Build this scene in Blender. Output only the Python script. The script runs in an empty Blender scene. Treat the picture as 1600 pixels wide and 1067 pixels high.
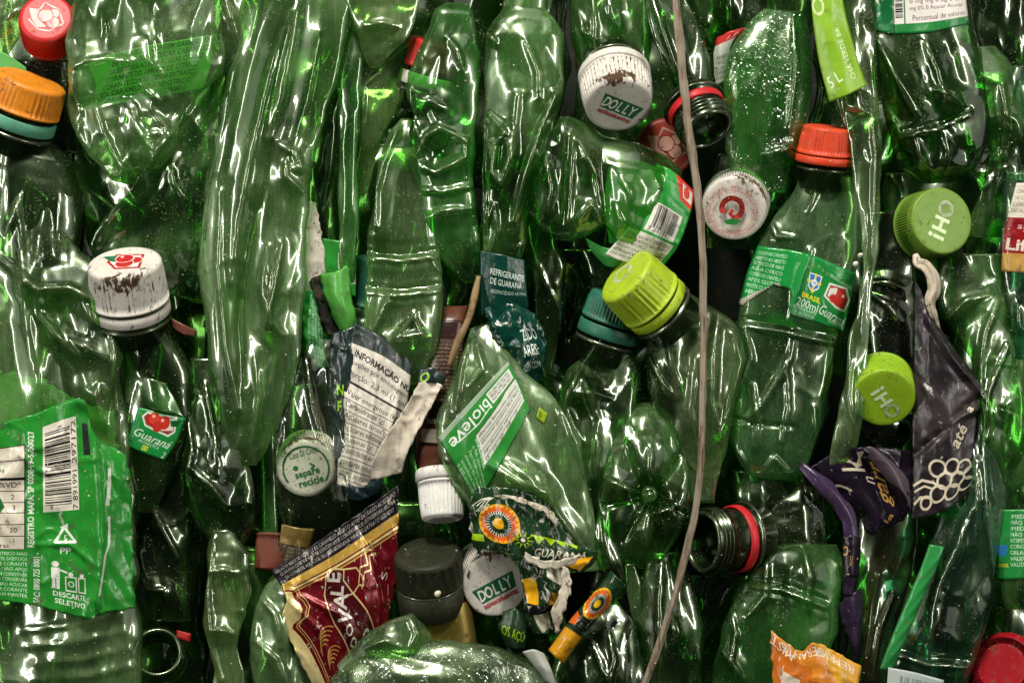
import bpy, math, random
import numpy as np
from mathutils import Vector, Matrix
from mathutils.bvhtree import BVHTree
from mathutils.geometry import tessellate_polygon

sc = bpy.context.scene
COL = sc.collection
S = 0.00024            # metres per photo pixel at the face of the bale
DC = 3333.0            # camera distance in the same pixels (0.8 m)
W_REF, H_REF = 1600.0, 1067.0

# ---------------------------------------------------------------- camera, dim world, area lamps, exposure
cam = bpy.data.cameras.new('camera')
cam.sensor_width = 36.0
cam.lens = 36.0 * DC / W_REF
cam.clip_start, cam.clip_end = 0.05, 50.0
cam_o = bpy.data.objects.new('camera', cam)
COL.objects.link(cam_o)
cam_o.location = (0, -DC * S, 0)
cam_o.rotation_euler = (math.radians(90), 0, 0)
sc.camera = cam_o

world = bpy.data.worlds.new('World')
sc.world = world
world.use_nodes = True
wn = world.node_tree
wn.nodes.clear()
bg = wn.nodes.new('ShaderNodeBackground')
bg.inputs['Color'].default_value = (0.9, 1.0, 0.92, 1)
bg.inputs['Strength'].default_value = 0.014
wo = wn.nodes.new('ShaderNodeOutputWorld')
wn.links.new(bg.outputs[0], wo.inputs['Surface'])

def lamp(name, loc, target, sx, sy, watts, col):
    l = bpy.data.lights.new(name, 'AREA')
    l.shape = 'RECTANGLE'; l.size = sx; l.size_y = sy
    l.energy = watts; l.color = col
    o = bpy.data.objects.new(name, l)
    COL.objects.link(o)
    o.location = loc
    o.rotation_euler = (Vector(loc) - Vector(target)).to_track_quat('Z', 'Y').to_euler()
    return o
lamp('key_lamp', (-0.15, -0.72, 1.12), (0, 0, 0), 0.26, 0.20, 29.0, (1.0, 0.95, 0.86))
lamp('left_strip_lamp', (-1.05, -0.75, 0.15), (0, 0, 0), 0.10, 0.8, 8.0, (1.0, 0.97, 0.9))  # side lamps shaped as unseen strips, for line highlights on upright ridges
lamp('right_strip_lamp', (1.00, -0.85, 0.25), (0, 0, 0), 0.10, 0.8, 9.0, (1.0, 0.96, 0.88))
lamp('top_fill', (0.0, -0.65, 1.45), (0, 0, 0), 1.9, 1.0, 6.5, (1.0, 0.98, 0.93))  # three unseen soft fills added so tilted facets catch a broad sheen
lamp('left_fill', (-1.45, -0.55, 0.10), (0, 0, 0), 0.8, 1.2, 2.2, (1.0, 0.98, 0.93))
lamp('right_fill', (1.45, -0.60, 0.10), (0, 0, 0), 0.8, 1.2, 2.2, (1.0, 0.97, 0.92))

sc.view_settings.view_transform = 'Standard'
sc.view_settings.look = 'None'
sc.view_settings.gamma = 1.0
sc.view_settings.exposure = -0.28
sc.view_settings.use_curve_mapping = False
sc.cycles.use_denoising = True
sc.cycles.max_bounces = 12
sc.cycles.diffuse_bounces = 3
sc.cycles.glossy_bounces = 3
sc.cycles.transmission_bounces = 4
sc.cycles.transparent_max_bounces = 24
sc.cycles.sample_clamp_indirect = 3.0
sc.cycles.caustics_reflective = False
sc.cycles.caustics_refractive = False

# ---------------------------------------------------------------- small maths
def lin(c):
    c = np.asarray(c, float)
    return np.where(c <= 0.04045, c / 12.92, ((c + 0.055) / 1.055) ** 2.4)

def rgb(h):
    return tuple(int(h[i:i + 2], 16) / 255 for i in (0, 2, 4))

def W(p):
    p = np.asarray(p, float)
    f = (DC - p[..., 2]) / DC
    o = np.empty(p.shape)
    o[..., 0] = (p[..., 0] - 800.0) * S * f
    o[..., 1] = -p[..., 2] * S
    o[..., 2] = (533.5 - p[..., 1]) * S * f
    return o

def _hash(ix, iy, iz, seed):
    h = (ix.astype(np.int64) * 374761393 + iy.astype(np.int64) * 668265263 + iz.astype(np.int64) * 2147483647 + seed * 974634777) & 0xffffffff
    h = ((h ^ (h >> 13)) * 1274126177) & 0xffffffff
    h = ((h ^ (h >> 16)) * 2246822519) & 0xffffffff
    return ((h ^ (h >> 13)) & 0xffffff) / float(0xffffff) * 2 - 1

def vnoise(p, seed=0):
    i = np.floor(p).astype(np.int64)
    f = p - i
    f = f * f * (3 - 2 * f)
    r = 0
    for dx in (0, 1):
        for dy in (0, 1):
            for dz in (0, 1):
                w = (f[:, 0] if dx else 1 - f[:, 0]) * (f[:, 1] if dy else 1 - f[:, 1]) * (f[:, 2] if dz else 1 - f[:, 2])
                r = r + w * _hash(i[:, 0] + dx, i[:, 1] + dy, i[:, 2] + dz, seed)
    return r

def facet(p, seed=0):
    """piecewise linear noise: flat facets that meet at sharp edges, as crumpled film does"""
    i = np.floor(p).astype(np.int64)
    f = p - i
    order = np.argsort(-f, axis=1)
    cur = i.copy()
    n = len(p)
    ar = np.arange(n)
    v0 = _hash(cur[:, 0], cur[:, 1], cur[:, 2], seed)
    r = v0.copy()
    for k in range(3):
        ax = order[:, k]
        cur[ar, ax] += 1
        v1 = _hash(cur[:, 0], cur[:, 1], cur[:, 2], seed)
        r += (v1 - v0) * f[ar, ax]
        v0 = v1
    return r

def catmull(a, t):
    """a: (n,k) control rows, t in 0..n-1"""
    n = len(a)
    i = np.clip(np.floor(t).astype(int), 0, n - 2)
    u = (t - i)[:, None]
    ext = np.vstack([2 * a[0] - a[1], a, 2 * a[-1] - a[-2]])
    p0, p1, p2, p3 = ext[i], ext[i + 1], ext[i + 2], ext[i + 3]
    return 0.5 * (2 * p1 + (p2 - p0) * u + (2 * p0 - 5 * p1 + 4 * p2 - p3) * u ** 2 + (3 * p1 - p0 - 3 * p2 + p3) * u ** 3)

def crease_field(P, creases, wide=1.25):
    out = np.zeros(len(P))
    for h, w, pts in creases:
        h, w = h * 1.5, w * 0.95
        pts = np.asarray(pts, float)
        best = np.full(len(P), 1e9)
        tap = np.ones(len(P))
        L = np.r_[0, np.cumsum(np.hypot(*np.diff(pts, axis=0).T))]
        for k in range(len(pts) - 1):
            a, b = pts[k], pts[k + 1]
            ab = b - a
            t = np.clip(((P - a) @ ab) / max(ab @ ab, 1e-6), 0, 1)
            d = np.hypot(*(P - a - t[:, None] * ab).T)
            s = (L[k] + t * (L[k + 1] - L[k])) / max(L[-1], 1e-6)
            m = d < best
            best = np.where(m, d, best)
            tap = np.where(m, 0.45 + 0.55 * np.sin(np.pi * np.clip(s, 0.02, 0.98)), tap)
        out += h * tap * (0.8 * np.clip(1 - best / w, 0, 1) ** 1.2 + wide * np.clip(1 - best / (w * 3.6), 0, 1))
    return out

# ---------------------------------------------------------------- objects
GROUP_FRONT = 'crushed plastic bottles at the face of the bale'
def put(o, label=None, cat=None, group=None, kind=None):
    if label: o['label'] = label
    if cat: o['category'] = cat
    if group: o['group'] = group
    if kind: o['kind'] = kind
    return o

def thing(name, label, cat, at, group=None):
    o = bpy.data.objects.new(name, None)
    o.empty_display_size = 0.01
    COL.objects.link(o)
    o.location = W(at)
    o['org'] = list(W(at))
    put(o, label, cat, group)
    return o

def org_of(o):
    return np.array(o['org'])

def link_mesh(name, V, F, mat, parent=None, uv=None, smooth=True, matidx=None):
    """V world coordinates (n,3); F list of faces or int array (m,4)/(m,3)"""
    me = bpy.data.meshes.new(name)
    V = np.asarray(V, float)
    org = org_of(parent) if parent is not None else V.mean(0)
    L = V - org
    if isinstance(F, np.ndarray):
        k = F.shape[1]
        me.vertices.add(len(L)); me.vertices.foreach_set('co', L.ravel())
        me.loops.add(F.size); me.loops.foreach_set('vertex_index', F.ravel().astype(np.int32))
        me.polygons.add(len(F))
        me.polygons.foreach_set('loop_start', np.arange(0, F.size, k, dtype=np.int32))
        me.polygons.foreach_set('loop_total', np.full(len(F), k, dtype=np.int32))
        me.update(calc_edges=True)
    else:
        me.from_pydata([tuple(v) for v in L], [], F)
    me.polygons.foreach_set('use_smooth', np.full(len(me.polygons), smooth))
    for m in (mat if isinstance(mat, (list, tuple)) else [mat]):
        me.materials.append(m)
    if matidx is not None:
        me.polygons.foreach_set('material_index', np.asarray(matidx, dtype=np.int32))
    if uv is not None:
        lay = me.uv_layers.new(name='print')
        li = np.empty(len(me.loops), dtype=np.int32)
        me.loops.foreach_get('vertex_index', li)
        lay.data.foreach_set('uv', np.asarray(uv)[li].ravel())
    me.validate(clean_customdata=False)
    me.update()
    o = bpy.data.objects.new(name, me)
    COL.objects.link(o)
    if parent is not None:
        o.parent = parent
        o['org'] = list(org)
    else:
        o.location = org
        o['org'] = list(org)
    return o

def grid_faces(n, m, wrap=False):
    i = np.arange(n - 1)[:, None]
    j = np.arange(m if wrap else m - 1)[None, :]
    j2 = (j + 1) % m
    return np.stack([i * m + j, (i + 1) * m + j, (i + 1) * m + j2, i * m + j2], -1).reshape(-1, 4)

BVH = {}
def body(parent, name, rows, mat, A=4.0, fs=48, an=0.45, bulge=0.42, back=None, seed=1, creases=(), tilt=0.0,
         ridge=1.8, rs=60, step=3.2, sq=0.75, dents=(), wide=1.0):
    """a crushed bottle wall: sections (left point, right point, depth) lofted along the bottle, then buckled"""
    R = []
    tt = math.tan(math.radians(tilt))
    for r in rows:
        if len(r) == 4:
            xl, xr, y, d = r
            hw = (xr - xl) / 2
            R.append((xl, y - tt * hw, xr, y + tt * hw, d))
        else:
            R.append(r)
    R = np.array(R, float)
    cen = (R[:, :2] + R[:, 2:4]) / 2
    seg = np.hypot(*np.diff(cen, axis=0).T)
    Ltot = seg.sum()
    ns = int(max(12, min(190, Ltot / step)))
    cum = np.r_[0, np.cumsum(seg)]
    t = np.interp(np.linspace(0, Ltot, ns), cum, np.arange(len(R)))
    Q = 0.45 * catmull(R, t) + 0.55 * np.stack([np.interp(t, np.arange(len(R)), R[:, k]) for k in range(R.shape[1])], 1)
    if A > 1.5:
        for k_, a_ in ((0, 0), (2, 1)):
            qq = np.stack([np.linspace(0, Ltot / 34.0, ns), np.full(ns, seed * 1.37 + a_ * 9), np.zeros(ns)], 1)
            jj = A * 0.9 * facet(qq, seed + 71 + a_) * np.sin(np.pi * np.clip(np.linspace(0.02, 0.98, ns), 0, 1)) ** 0.5
            Q[:, k_] += jj
    l, r, d = Q[:, :2], Q[:, 2:4], Q[:, 4]
    c = (l + r) / 2
    w = (r - l) / 2
    hw = np.hypot(w[:, 0], w[:, 1])
    nf = int(max(14, min(76, 2.5 * hw.max() / step)))
    nb = max(8, nf // 2)
    th = np.r_[np.linspace(0, math.pi, nf, endpoint=False), np.linspace(math.pi, 2 * math.pi, nb, endpoint=False)]
    ct, st = np.cos(th), np.sin(th)
    ct2 = np.sign(ct) * np.abs(ct) ** 0.92
    fr = np.where(st > 0, np.abs(st) ** sq * bulge, -np.abs(st) ** sq * (bulge if back is None else back))
    P = np.empty((ns, len(th), 3))
    P[..., 0] = c[:, :1] + w[:, :1] * ct2
    P[..., 1] = c[:, 1:] + w[:, 1:] * ct2
    P[..., 2] = d[:, None] + hw[:, None] * fr
    # normals of the smooth loft
    du = np.gradient(P, axis=0)
    dv = (np.roll(P, -1, 1) - np.roll(P, 1, 1))
    N = np.cross(du, dv)
    N /= np.maximum(np.linalg.norm(N, axis=2, keepdims=True), 1e-6)
    mid = (P - np.stack([c[:, :1] + 0 * ct, c[:, 1:] + 0 * ct, d[:, None] + 0 * ct], -1))
    sgn = np.sign((N * mid).sum())
    N *= sgn if sgn else 1
    flat, Nf = P.reshape(-1, 3), N.reshape(-1, 3)
    ax = cen[-1] - cen[0]
    ax = ax / max(np.hypot(*ax), 1e-6)
    loc = np.stack([flat[:, 0] * -ax[1] + flat[:, 1] * ax[0], (flat[:, 0] * ax[0] + flat[:, 1] * ax[1]) * an, flat[:, 2]], 1)
    wp = np.stack([vnoise(loc / (fs * 1.6) + 11.3 * k + seed, seed * 7 + k) for k in range(3)], 1)
    q = loc / fs + 0.75 * wp
    q2 = np.stack([q[:, 0] * 0.8 - q[:, 1] * 0.9 + wp[:, 1], q[:, 0] * 0.6 + q[:, 1] * 1.2 + wp[:, 0], q[:, 2]], 1)
    disp = A * (3.0 * facet(q * 0.55 + 1.7, seed + 3) + 1.8 * facet(q, seed) + 0.28 * facet(q2 * 1.9 + 5.1, seed + 51))
    if ridge:
        n1 = vnoise(loc / rs + 0.4 * wp + 3.7, seed + 17)
        n2 = vnoise(loc / (rs * 0.55) + 0.6 * wp + 9.1, seed + 29)
        disp += ridge * (np.exp(-np.abs(n1) / 0.055) * np.clip(n2 * 3 + 0.6, 0, 1) + 0.6 * np.exp(-np.abs(n2) / 0.07) * np.clip(n1 * 3, 0, 1))
    wid = np.repeat(np.clip(hw / 26.0, 0.15, 1), len(th))
    flat = flat + Nf * (disp * wid)[:, None]
    front = np.clip(Nf[:, 2] * 2.0, 0, 1)
    if len(creases):
        flat[:, 2] += crease_field(flat[:, :2], creases, wide) * front * np.repeat(np.clip(hw / 40.0, 0.2, 1), len(th))
    for (x, y, rad, dep) in dents:
        dd = np.hypot(flat[:, 0] - x, flat[:, 1] - y) / rad
        flat[:, 2] -= dep * np.clip(1 - dd, 0, 1) * front
    m = len(th)
    F = grid_faces(ns, m, True)
    V = flat
    # close both ends
    e0, e1 = flat[:m].mean(0), flat[-m:].mean(0)
    V = np.vstack([V, e0, e1])
    b = (ns - 1) * m
    j = np.arange(m); j2 = (j + 1) % m
    T0 = np.stack([np.full(m, ns * m), j, j2, j2], 1)
    faces = [tuple(f) for f in F.tolist()] + [(ns * m, int(a), int(bb)) for a, bb in zip(j, j2)] + [(ns * m + 1, int(b + bb), int(b + a)) for a, bb in zip(j, j2)]
    if sgn > 0:      # the photo frame is left-handed, so the winding turns over in the world
        faces = [f[::-1] for f in faces]
    o = link_mesh(name, W(V), faces, mat, parent)
    BVH[o.name] = BVHTree.FromPolygons([tuple(v) for v in V], faces)
    return o

def bottle(label, rows, mat, cat='bottle', name='crushed_bottle', group=GROUP_FRONT, **kw):
    o = body(None, name, rows, mat, **kw)
    return put(o, label, cat, group)

def drape_d(objs, x, y, default):
    best = None
    for o in objs:
        h = BVH[o.name].ray_cast(Vector((x, y, 2000.0)), Vector((0, 0, -1)))
        if h[0] is not None and (best is None or h[0].z > best):
            best = h[0].z
    return default if best is None else best

def sheet(parent, name, grid, mat, step=3.5, A=2.0, fs=34, an=0.7, seed=1, creases=(), jag=0.0, drape=None, lift=1.2,
          thick=0.8, ridge=1.2, cut=None, holes=(), bow=0.0, smooth_d=2):
    """a piece of printed film: control grid of photo points with depths, buckled, with a real thickness"""
    G = np.array(grid, float)
    nr, ncol = G.shape[:2]
    lu = np.hypot(*np.diff(G[:, :, :2], axis=1).reshape(-1, 2).T).reshape(nr, -1).sum(1).max()
    lv = np.hypot(*np.diff(G[:, :, :2], axis=0).reshape(-1, 2).T).reshape(-1, ncol).sum(0).max()
    nu, nv = int(max(6, min(90, lu / step))), int(max(6, min(110, lv / step)))
    cu_ = np.r_[0, np.cumsum(np.hypot(*np.moveaxis(np.diff(G[:, :, :2], axis=1), 2, 0)).mean(0))]
    cv_ = np.r_[0, np.cumsum(np.hypot(*np.moveaxis(np.diff(G[:, :, :2], axis=0), 2, 0)).mean(1))]
    tu = np.interp(np.linspace(0, cu_[-1], nu), cu_, np.arange(ncol))
    tv = np.interp(np.linspace(0, cv_[-1], nv), cv_, np.arange(nr))
    A1 = np.stack([catmull(G[k], tu) for k in range(nr)])           # nr, nu, 3
    P = np.stack([catmull(A1[:, k], tv) for k in range(nu)], 1)     # nv, nu, 3
    U, V_ = np.meshgrid(np.linspace(0, 1, nu), np.linspace(0, 1, nv))
    if drape:
        D = np.array([[drape_d(drape, P[i, j, 0], P[i, j, 1], -1e4) for j in range(nu)] for i in range(nv)])
        good = D > -9e3
        if good.any():
            D[~good] = D[good].min() if not (~good).all() else 0
            for _ in range(smooth_d):
                E = np.pad(D, 1, mode='edge')
                D2 = (E[1:-1, 1:-1] * 2 + E[:-2, 1:-1] + E[2:, 1:-1] + E[1:-1, :-2] + E[1:-1, 2:]) / 6
                D = np.maximum(D, D2)
        P[..., 2] = D + lift
    f = P.reshape(-1, 3)
    q = np.stack([f[:, 0] / fs, f[:, 1] * an / fs, f[:, 2] * 0 + seed * 1.7], 1)
    wp = np.stack([vnoise(q * 0.6 + 3.1 * k, seed * 5 + k) for k in range(3)], 1)
    disp = A * (facet(q + 0.6 * wp, seed) + 0.5 * facet((q + 0.4 * wp) * 2.4, seed + 5))
    if ridge:
        n1 = vnoise(q * 1.1 + 0.5 * wp + 2.2, seed + 9)
        disp += ridge * np.exp(-np.abs(n1) / 0.08)
    if drape:
        disp = np.abs(disp) * 0.5
    f[:, 2] += disp + bow * np.sin(np.pi * U.ravel())
    if len(creases):
        f[:, 2] += crease_field(f[:, :2], creases, 0.4)
    if jag:
        e = np.minimum.reduce([U, 1 - U, V_, 1 - V_]).ravel()
        k = np.exp(-e / 0.03)
        jn = np.stack([f[:, 0] / 7, f[:, 1] / 7, 0 * f[:, 0]], 1)
        f[:, 0] += jag * k * vnoise(jn, seed + 31)
        f[:, 1] += jag * k * vnoise(jn + 7.7, seed + 37)
    F = grid_faces(nv, nu)
    fc = f[F].mean(1)
    keep = np.ones(len(F), bool)
    for poly in holes:
        keep &= ~inside(fc[:, :2], poly)
    if cut is not None:
        keep &= inside(fc[:, :2], cut)
    F = F[keep]
    # orient the front towards the camera
    a, b, c_ = f[F[:, 0]], f[F[:, 1]], f[F[:, 3]]
    nz = np.cross(b - a, c_ - a)[:, 2].mean()
    if nz > 0:
        F = F[:, ::-1]
    uv = np.stack([U.ravel(), 1 - V_.ravel()], 1)
    used = np.unique(F)
    rm = np.full(len(f), -1); rm[used] = np.arange(len(used))
    o = link_mesh(name, W(f[used]), rm[F], mat, parent, uv=uv[used])
    if thick:
        md = o.modifiers.new('film', 'SOLIDIFY')
        md.thickness = thick * S
        md.offset = -1
    return o

def inside(P, poly):
    poly = np.asarray(poly, float)
    x, y = P[:, 0], P[:, 1]
    r = np.zeros(len(P), bool)
    j = len(poly) - 1
    for i in range(len(poly)):
        xi, yi = poly[i]; xj, yj = poly[j]
        cond = ((yi > y) != (yj > y)) & (x < (xj - xi) * (y - yi) / (yj - yi + 1e-12) + xi)
        r ^= cond
        j = i
    return r

def frame(axis, tdir=(1, 0)):
    """axis: (right, up, towards camera). tdir: reading direction in photo pixels (x right, y down)."""
    a = np.array(axis, float); a /= np.linalg.norm(a)
    az = a[2] if abs(a[2]) > 0.05 else 0.05
    dx, dy = tdir[0], -tdir[1]
    e1 = np.array([dx, dy, -(dx * a[0] + dy * a[1]) / az])
    e1 = e1 - a * (e1 @ a)
    e1 /= np.linalg.norm(e1)
    e2 = np.cross(a, e1)
    return a, e1, e2

def to_world(c, off):
    """rigid offsets (right, up, towards camera) in pixels from the photo point c=(x,y,d)"""
    off = np.asarray(off, float)
    w = W(np.array(c, float))
    return w + S * np.stack([off[..., 0], -off[..., 2], off[..., 1]], -1)

def lathe(parent, name, c, axis, prof, mat, nseg=64, knurl=None, closed=False, smooth=True, squash=1.0, wob=0.0, seed=0):
    """prof: list of (distance along -axis from c, radius, knurl weight)"""
    a, e1, e2 = frame(axis)
    th = np.linspace(0, 2 * np.pi, nseg, endpoint=False)
    V = []
    for k, pr in enumerate(prof):
        z, r = pr[0], pr[1]
        kw = pr[2] if len(pr) > 2 else 0
        rr = np.full(nseg, float(r))
        if knurl is not None and kw:
            rr = rr + kw * knurl(th)
        if wob:
            rr = rr * (1 + wob * np.sin(2 * th + seed) + wob * 0.5 * np.sin(3 * th + 2 * seed))
        V.append(e1 * (np.cos(th) * rr)[:, None] + e2 * (np.sin(th) * rr * squash)[:, None] - a * z)
    V = np.array(V)
    n = len(prof)
    F = grid_faces(n, nseg, True)
    if closed:
        F = np.vstack([F, np.stack([np.arange(nseg) + (n - 1) * nseg, np.arange(nseg), (np.arange(nseg) + 1) % nseg, (np.arange(nseg) + 1) % nseg + (n - 1) * nseg], 1)])
    F = [tuple(x) for x in F.tolist()]
    if not closed:
        if prof[0][1] > 0.01: F.append(tuple(range(nseg - 1, -1, -1)))
        if prof[-1][1] > 0.01: F.append(tuple(range((n - 1) * nseg, n * nseg)))
    o = link_mesh(name, to_world(c, V.reshape(-1, 3)), F, mat, parent, smooth=smooth)
    # outward normals
    o.data.calc_loop_triangles()
    return o

def fix_normals(o):
    import bmesh
    bm = bmesh.new(); bm.from_mesh(o.data)
    bmesh.ops.recalc_face_normals(bm, faces=bm.faces)
    bm.to_mesh(o.data); bm.free()

def tube(parent, name, pts, rad, mat, nseg=12, step=5.0, wob=0.0, seed=0, flat=1.0, lines=0.0):
    pts = np.array(pts, float)
    seg = np.linalg.norm(np.diff(pts, axis=0), axis=1)
    n = int(max(6, seg.sum() / step))
    t = np.interp(np.linspace(0, seg.sum(), n), np.r_[0, np.cumsum(seg)], np.arange(len(pts)))
    C = catmull(pts, t)
    rad = np.interp(t, np.arange(len(pts)), np.broadcast_to(np.asarray(rad, float), (len(pts),)))
    T = np.gradient(C, axis=0); T /= np.linalg.norm(T, axis=1, keepdims=True)
    up = np.array([0, 0, 1.0])
    Nn = np.cross(T, up); Nn /= np.linalg.norm(Nn, axis=1, keepdims=True)
    B = np.cross(T, Nn)
    th = np.linspace(0, 2 * np.pi, nseg, endpoint=False)
    rr = rad[:, None] * np.ones(nseg)
    if wob:
        q = np.stack([np.repeat(np.arange(n) * step / 25.0, nseg), np.tile(np.cos(th) * 1.2, n), np.tile(np.sin(th) * 1.2, n)], 1)
        rr = rr * (1 + wob * vnoise(q, seed).reshape(n, nseg))
    if lines:
        rr = rr * (1 + lines * np.sin(th * 5 + 0.02 * np.arange(n)[:, None] * step))
    V = C[:, None] + Nn[:, None] * (np.cos(th) * rr)[..., None] + B[:, None] * (np.sin(th) * rr * flat)[..., None]
    F = [tuple(x) for x in grid_faces(n, nseg, True).tolist()]
    F.append(tuple(range(nseg - 1, -1, -1))); F.append(tuple(range((n - 1) * nseg, n * nseg)))
    o = link_mesh(name, W(V.reshape(-1, 3)), F, mat, parent)
    fix_normals(o)
    return o

# ---------------------------------------------------------------- flat print: shapes collected once, then used as ink meshes or as a texture
_tx = {}
def glyphs(s, shear=0.0, bold=0.0, sp=1.0):
    k = (s, shear, bold, sp)
    if k in _tx: return _tx[k]
    cu = bpy.data.curves.new('print', 'FONT')
    cu.body = s; cu.size = 1.0; cu.shear = shear; cu.offset = bold; cu.space_character = sp
    cu.resolution_u = 2; cu.fill_mode = 'FRONT'
    ob = bpy.data.objects.new('print', cu)
    me = ob.to_mesh()
    me.calc_loop_triangles()
    v = np.array([x.co[:2] for x in me.vertices]) if len(me.vertices) else np.zeros((0, 2))
    tr = np.array([t.vertices[:] for t in me.loop_triangles]) if len(me.loop_triangles) else np.zeros((0, 3), int)
    ob.to_mesh_clear()
    bpy.data.objects.remove(ob); bpy.data.curves.remove(cu)
    out = v[tr] if len(tr) else np.zeros((0, 3, 2))
    _tx[k] = out
    return out

class Art:
    """label-local coordinates: x right, y down"""
    def __init__(s, w, h, bgc=None):
        s.w, s.h, s.bg, s.ops = w, h, bgc, []
    def tris(s, T, c):
        if len(T): s.ops.append((np.asarray(T, float), c))
        return s
    def poly(s, pts, c):
        pts = [tuple(map(float, p)) for p in pts]
        tl = tessellate_polygon([[Vector((x, y, 0)) for x, y in pts]])
        return s.tris([[pts[i] for i in t] for t in tl], c)
    def rect(s, x0, y0, x1, y1, c):
        return s.poly([(x0, y0), (x1, y0), (x1, y1), (x0, y1)], c)
    def disc(s, x, y, r, c, n=28, ry=None, rot=0.0):
        th = np.linspace(0, 2 * np.pi, n, endpoint=False)
        ry = r if ry is None else ry
        px, py = np.cos(th) * r, np.sin(th) * ry
        cr, sr = math.cos(rot), math.sin(rot)
        p = np.stack([x + px * cr - py * sr, y + px * sr + py * cr], 1)
        return s.tris([[(x, y), p[i], p[(i + 1) % n]] for i in range(n)], c)
    def stroke(s, pts, w, c, closed=False):
        pts = np.array(pts, float)
        if closed: pts = np.vstack([pts, pts[:1]])
        T = []
        for a, b in zip(pts[:-1], pts[1:]):
            d = b - a; L = np.hypot(*d)
            if L < 1e-6: continue
            d = d / L; n = np.array([-d[1], d[0]]) * w / 2
            a2, b2 = a - d * w * 0.25, b + d * w * 0.25
            T += [[a2 + n, b2 + n, b2 - n], [a2 + n, b2 - n, a2 - n]]
        return s.tris(T, c)
    def ring(s, x, y, r, w, c, n=36, a0=0, a1=360, ry=None):
        th = np.radians(np.linspace(a0, a1, n))
        ry = r if ry is None else ry
        return s.stroke(np.stack([x + np.cos(th) * r, y + np.sin(th) * ry], 1), w, c)
    def text(s, t, x, y, size, c, ang=0.0, al='l', sx=1.0, shear=0.0, bold=0.0, sp=1.0):
        """(x,y) is the baseline start / centre / end; size is about the height of a capital"""
        T = glyphs(t, shear, bold, sp)
        if not len(T): return s
        T = T * np.array([sx, -1.0]) * (size / 0.72)
        x0, x1 = T[..., 0].min(), T[..., 0].max()
        T = T - np.array([{'l': x0, 'c': (x0 + x1) / 2, 'r': x1}[al], 0])
        a = math.radians(ang)
        R = np.array([[math.cos(a), math.sin(a)], [-math.sin(a), math.cos(a)]])
        return s.tris(T @ R + np.array([x, y]), c)
    def fit(s, t, x0, y, x1, size, c, ang=0.0, **kw):
        """text squeezed to the length x1-x0 along its direction, starting at (x0,y)"""
        T = glyphs(t, kw.get('shear', 0), kw.get('bold', 0), 1.0)
        if not len(T): return s
        wd = (T[..., 0].max() - T[..., 0].min()) * size / 0.72
        return s.text(t, x0, y, size, c, ang, sx=(x1 - x0) / max(wd, 1e-6), **kw)
    def arc(s, t, cx, cy, r, a0, a1, size, c, inward=False, sx=0.9, bold=0.0):
        n = len(t)
        for k, ch in enumerate(t):
            if ch == ' ': continue
            a = math.radians(a0 + (a1 - a0) * (k + 0.5) / n)
            x, y = cx + r * math.cos(a), cy + r * math.sin(a)
            s.text(ch, x, y, size, c, math.degrees(a) + (-90 if inward else 90), 'c', sx, bold=bold)
        return s
    def bars(s, x, y, w, h, c, seed=1, horiz=False, n=42):
        rnd = random.Random(seed)
        ws = [rnd.choice((1, 1, 1, 2, 2, 3)) for _ in range(n)]
        tot = sum(ws); p = 0
        for k, b in enumerate(ws):
            if k % 2 == 0:
                if horiz: s.rect(x, y + h * p / tot, x + w, y + h * (p + b) / tot, c)
                else: s.rect(x + w * p / tot, y, x + w * (p + b) / tot, y + h, c)
            p += b
        return s
    def lines(s, x, y, w, n, lead, size, c, seed=3, ang=0.0, words=None, fill=1.0, **kw):
        """rows of small print set in full to the column"""
        wl = words or 'AGUA GASEIFICADA ACUCAR EXTRATO DE GUARANA AROMA CORANTE CARAMELO CONSERVADOR ACIDO CITRICO NAO CONTEM GLUTEN CONSERVAR AO ABRIGO DO SOL APOS ABERTO MANTER GELADO RECICLE'.split()
        rnd = random.Random(seed)
        a = math.radians(ang)
        for k in range(n):
            t = ''
            while len(t) < w / (size * 0.72): t += rnd.choice(wl) + ' '
            ox, oy = -math.sin(a) * lead * k, math.cos(a) * lead * k
            s.fit(t.strip(), x + ox, y + oy, x + ox + w * (fill if k == n - 1 else 1), size, c, ang, **kw)
        return s
    def raster(s, k=2.2):
        H, Wd = int(s.h * k), int(s.w * k)
        im = np.ones((H, Wd, 4), np.float32)
        im[..., :3] = s.bg
        for T, c in s.ops:
            T = T * k - 0.5
            mn = np.floor(T.min(1)).astype(int); mx = np.ceil(T.max(1)).astype(int)
            for t, (x0, y0), (x1, y1) in zip(T, mn, mx):
                x0, y0, x1, y1 = max(x0, 0), max(y0, 0), min(x1, Wd - 1), min(y1, H - 1)
                if x1 < x0 or y1 < y0: continue
                X = np.arange(x0, x1 + 1)[None, :]; Y = np.arange(y0, y1 + 1)[:, None]
                (ax, ay), (bx, by), (cx, cy) = t
                w0 = (bx - ax) * (Y - ay) - (by - ay) * (X - ax)
                w1 = (cx - bx) * (Y - by) - (cy - by) * (X - bx)
                w2 = (ax - cx) * (Y - cy) - (ay - cy) * (X - cx)
                e = 1e-6
                m = ((w0 >= -e) & (w1 >= -e) & (w2 >= -e)) | ((w0 <= e) & (w1 <= e) & (w2 <= e))
                im[y0:y1 + 1, x0:x1 + 1, :3][m] = c
        img = bpy.data.images.new('print', Wd, H)
        img.pixels.foreach_set(im[::-1].ravel())
        img.update()
        img.pack()
        return img
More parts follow.
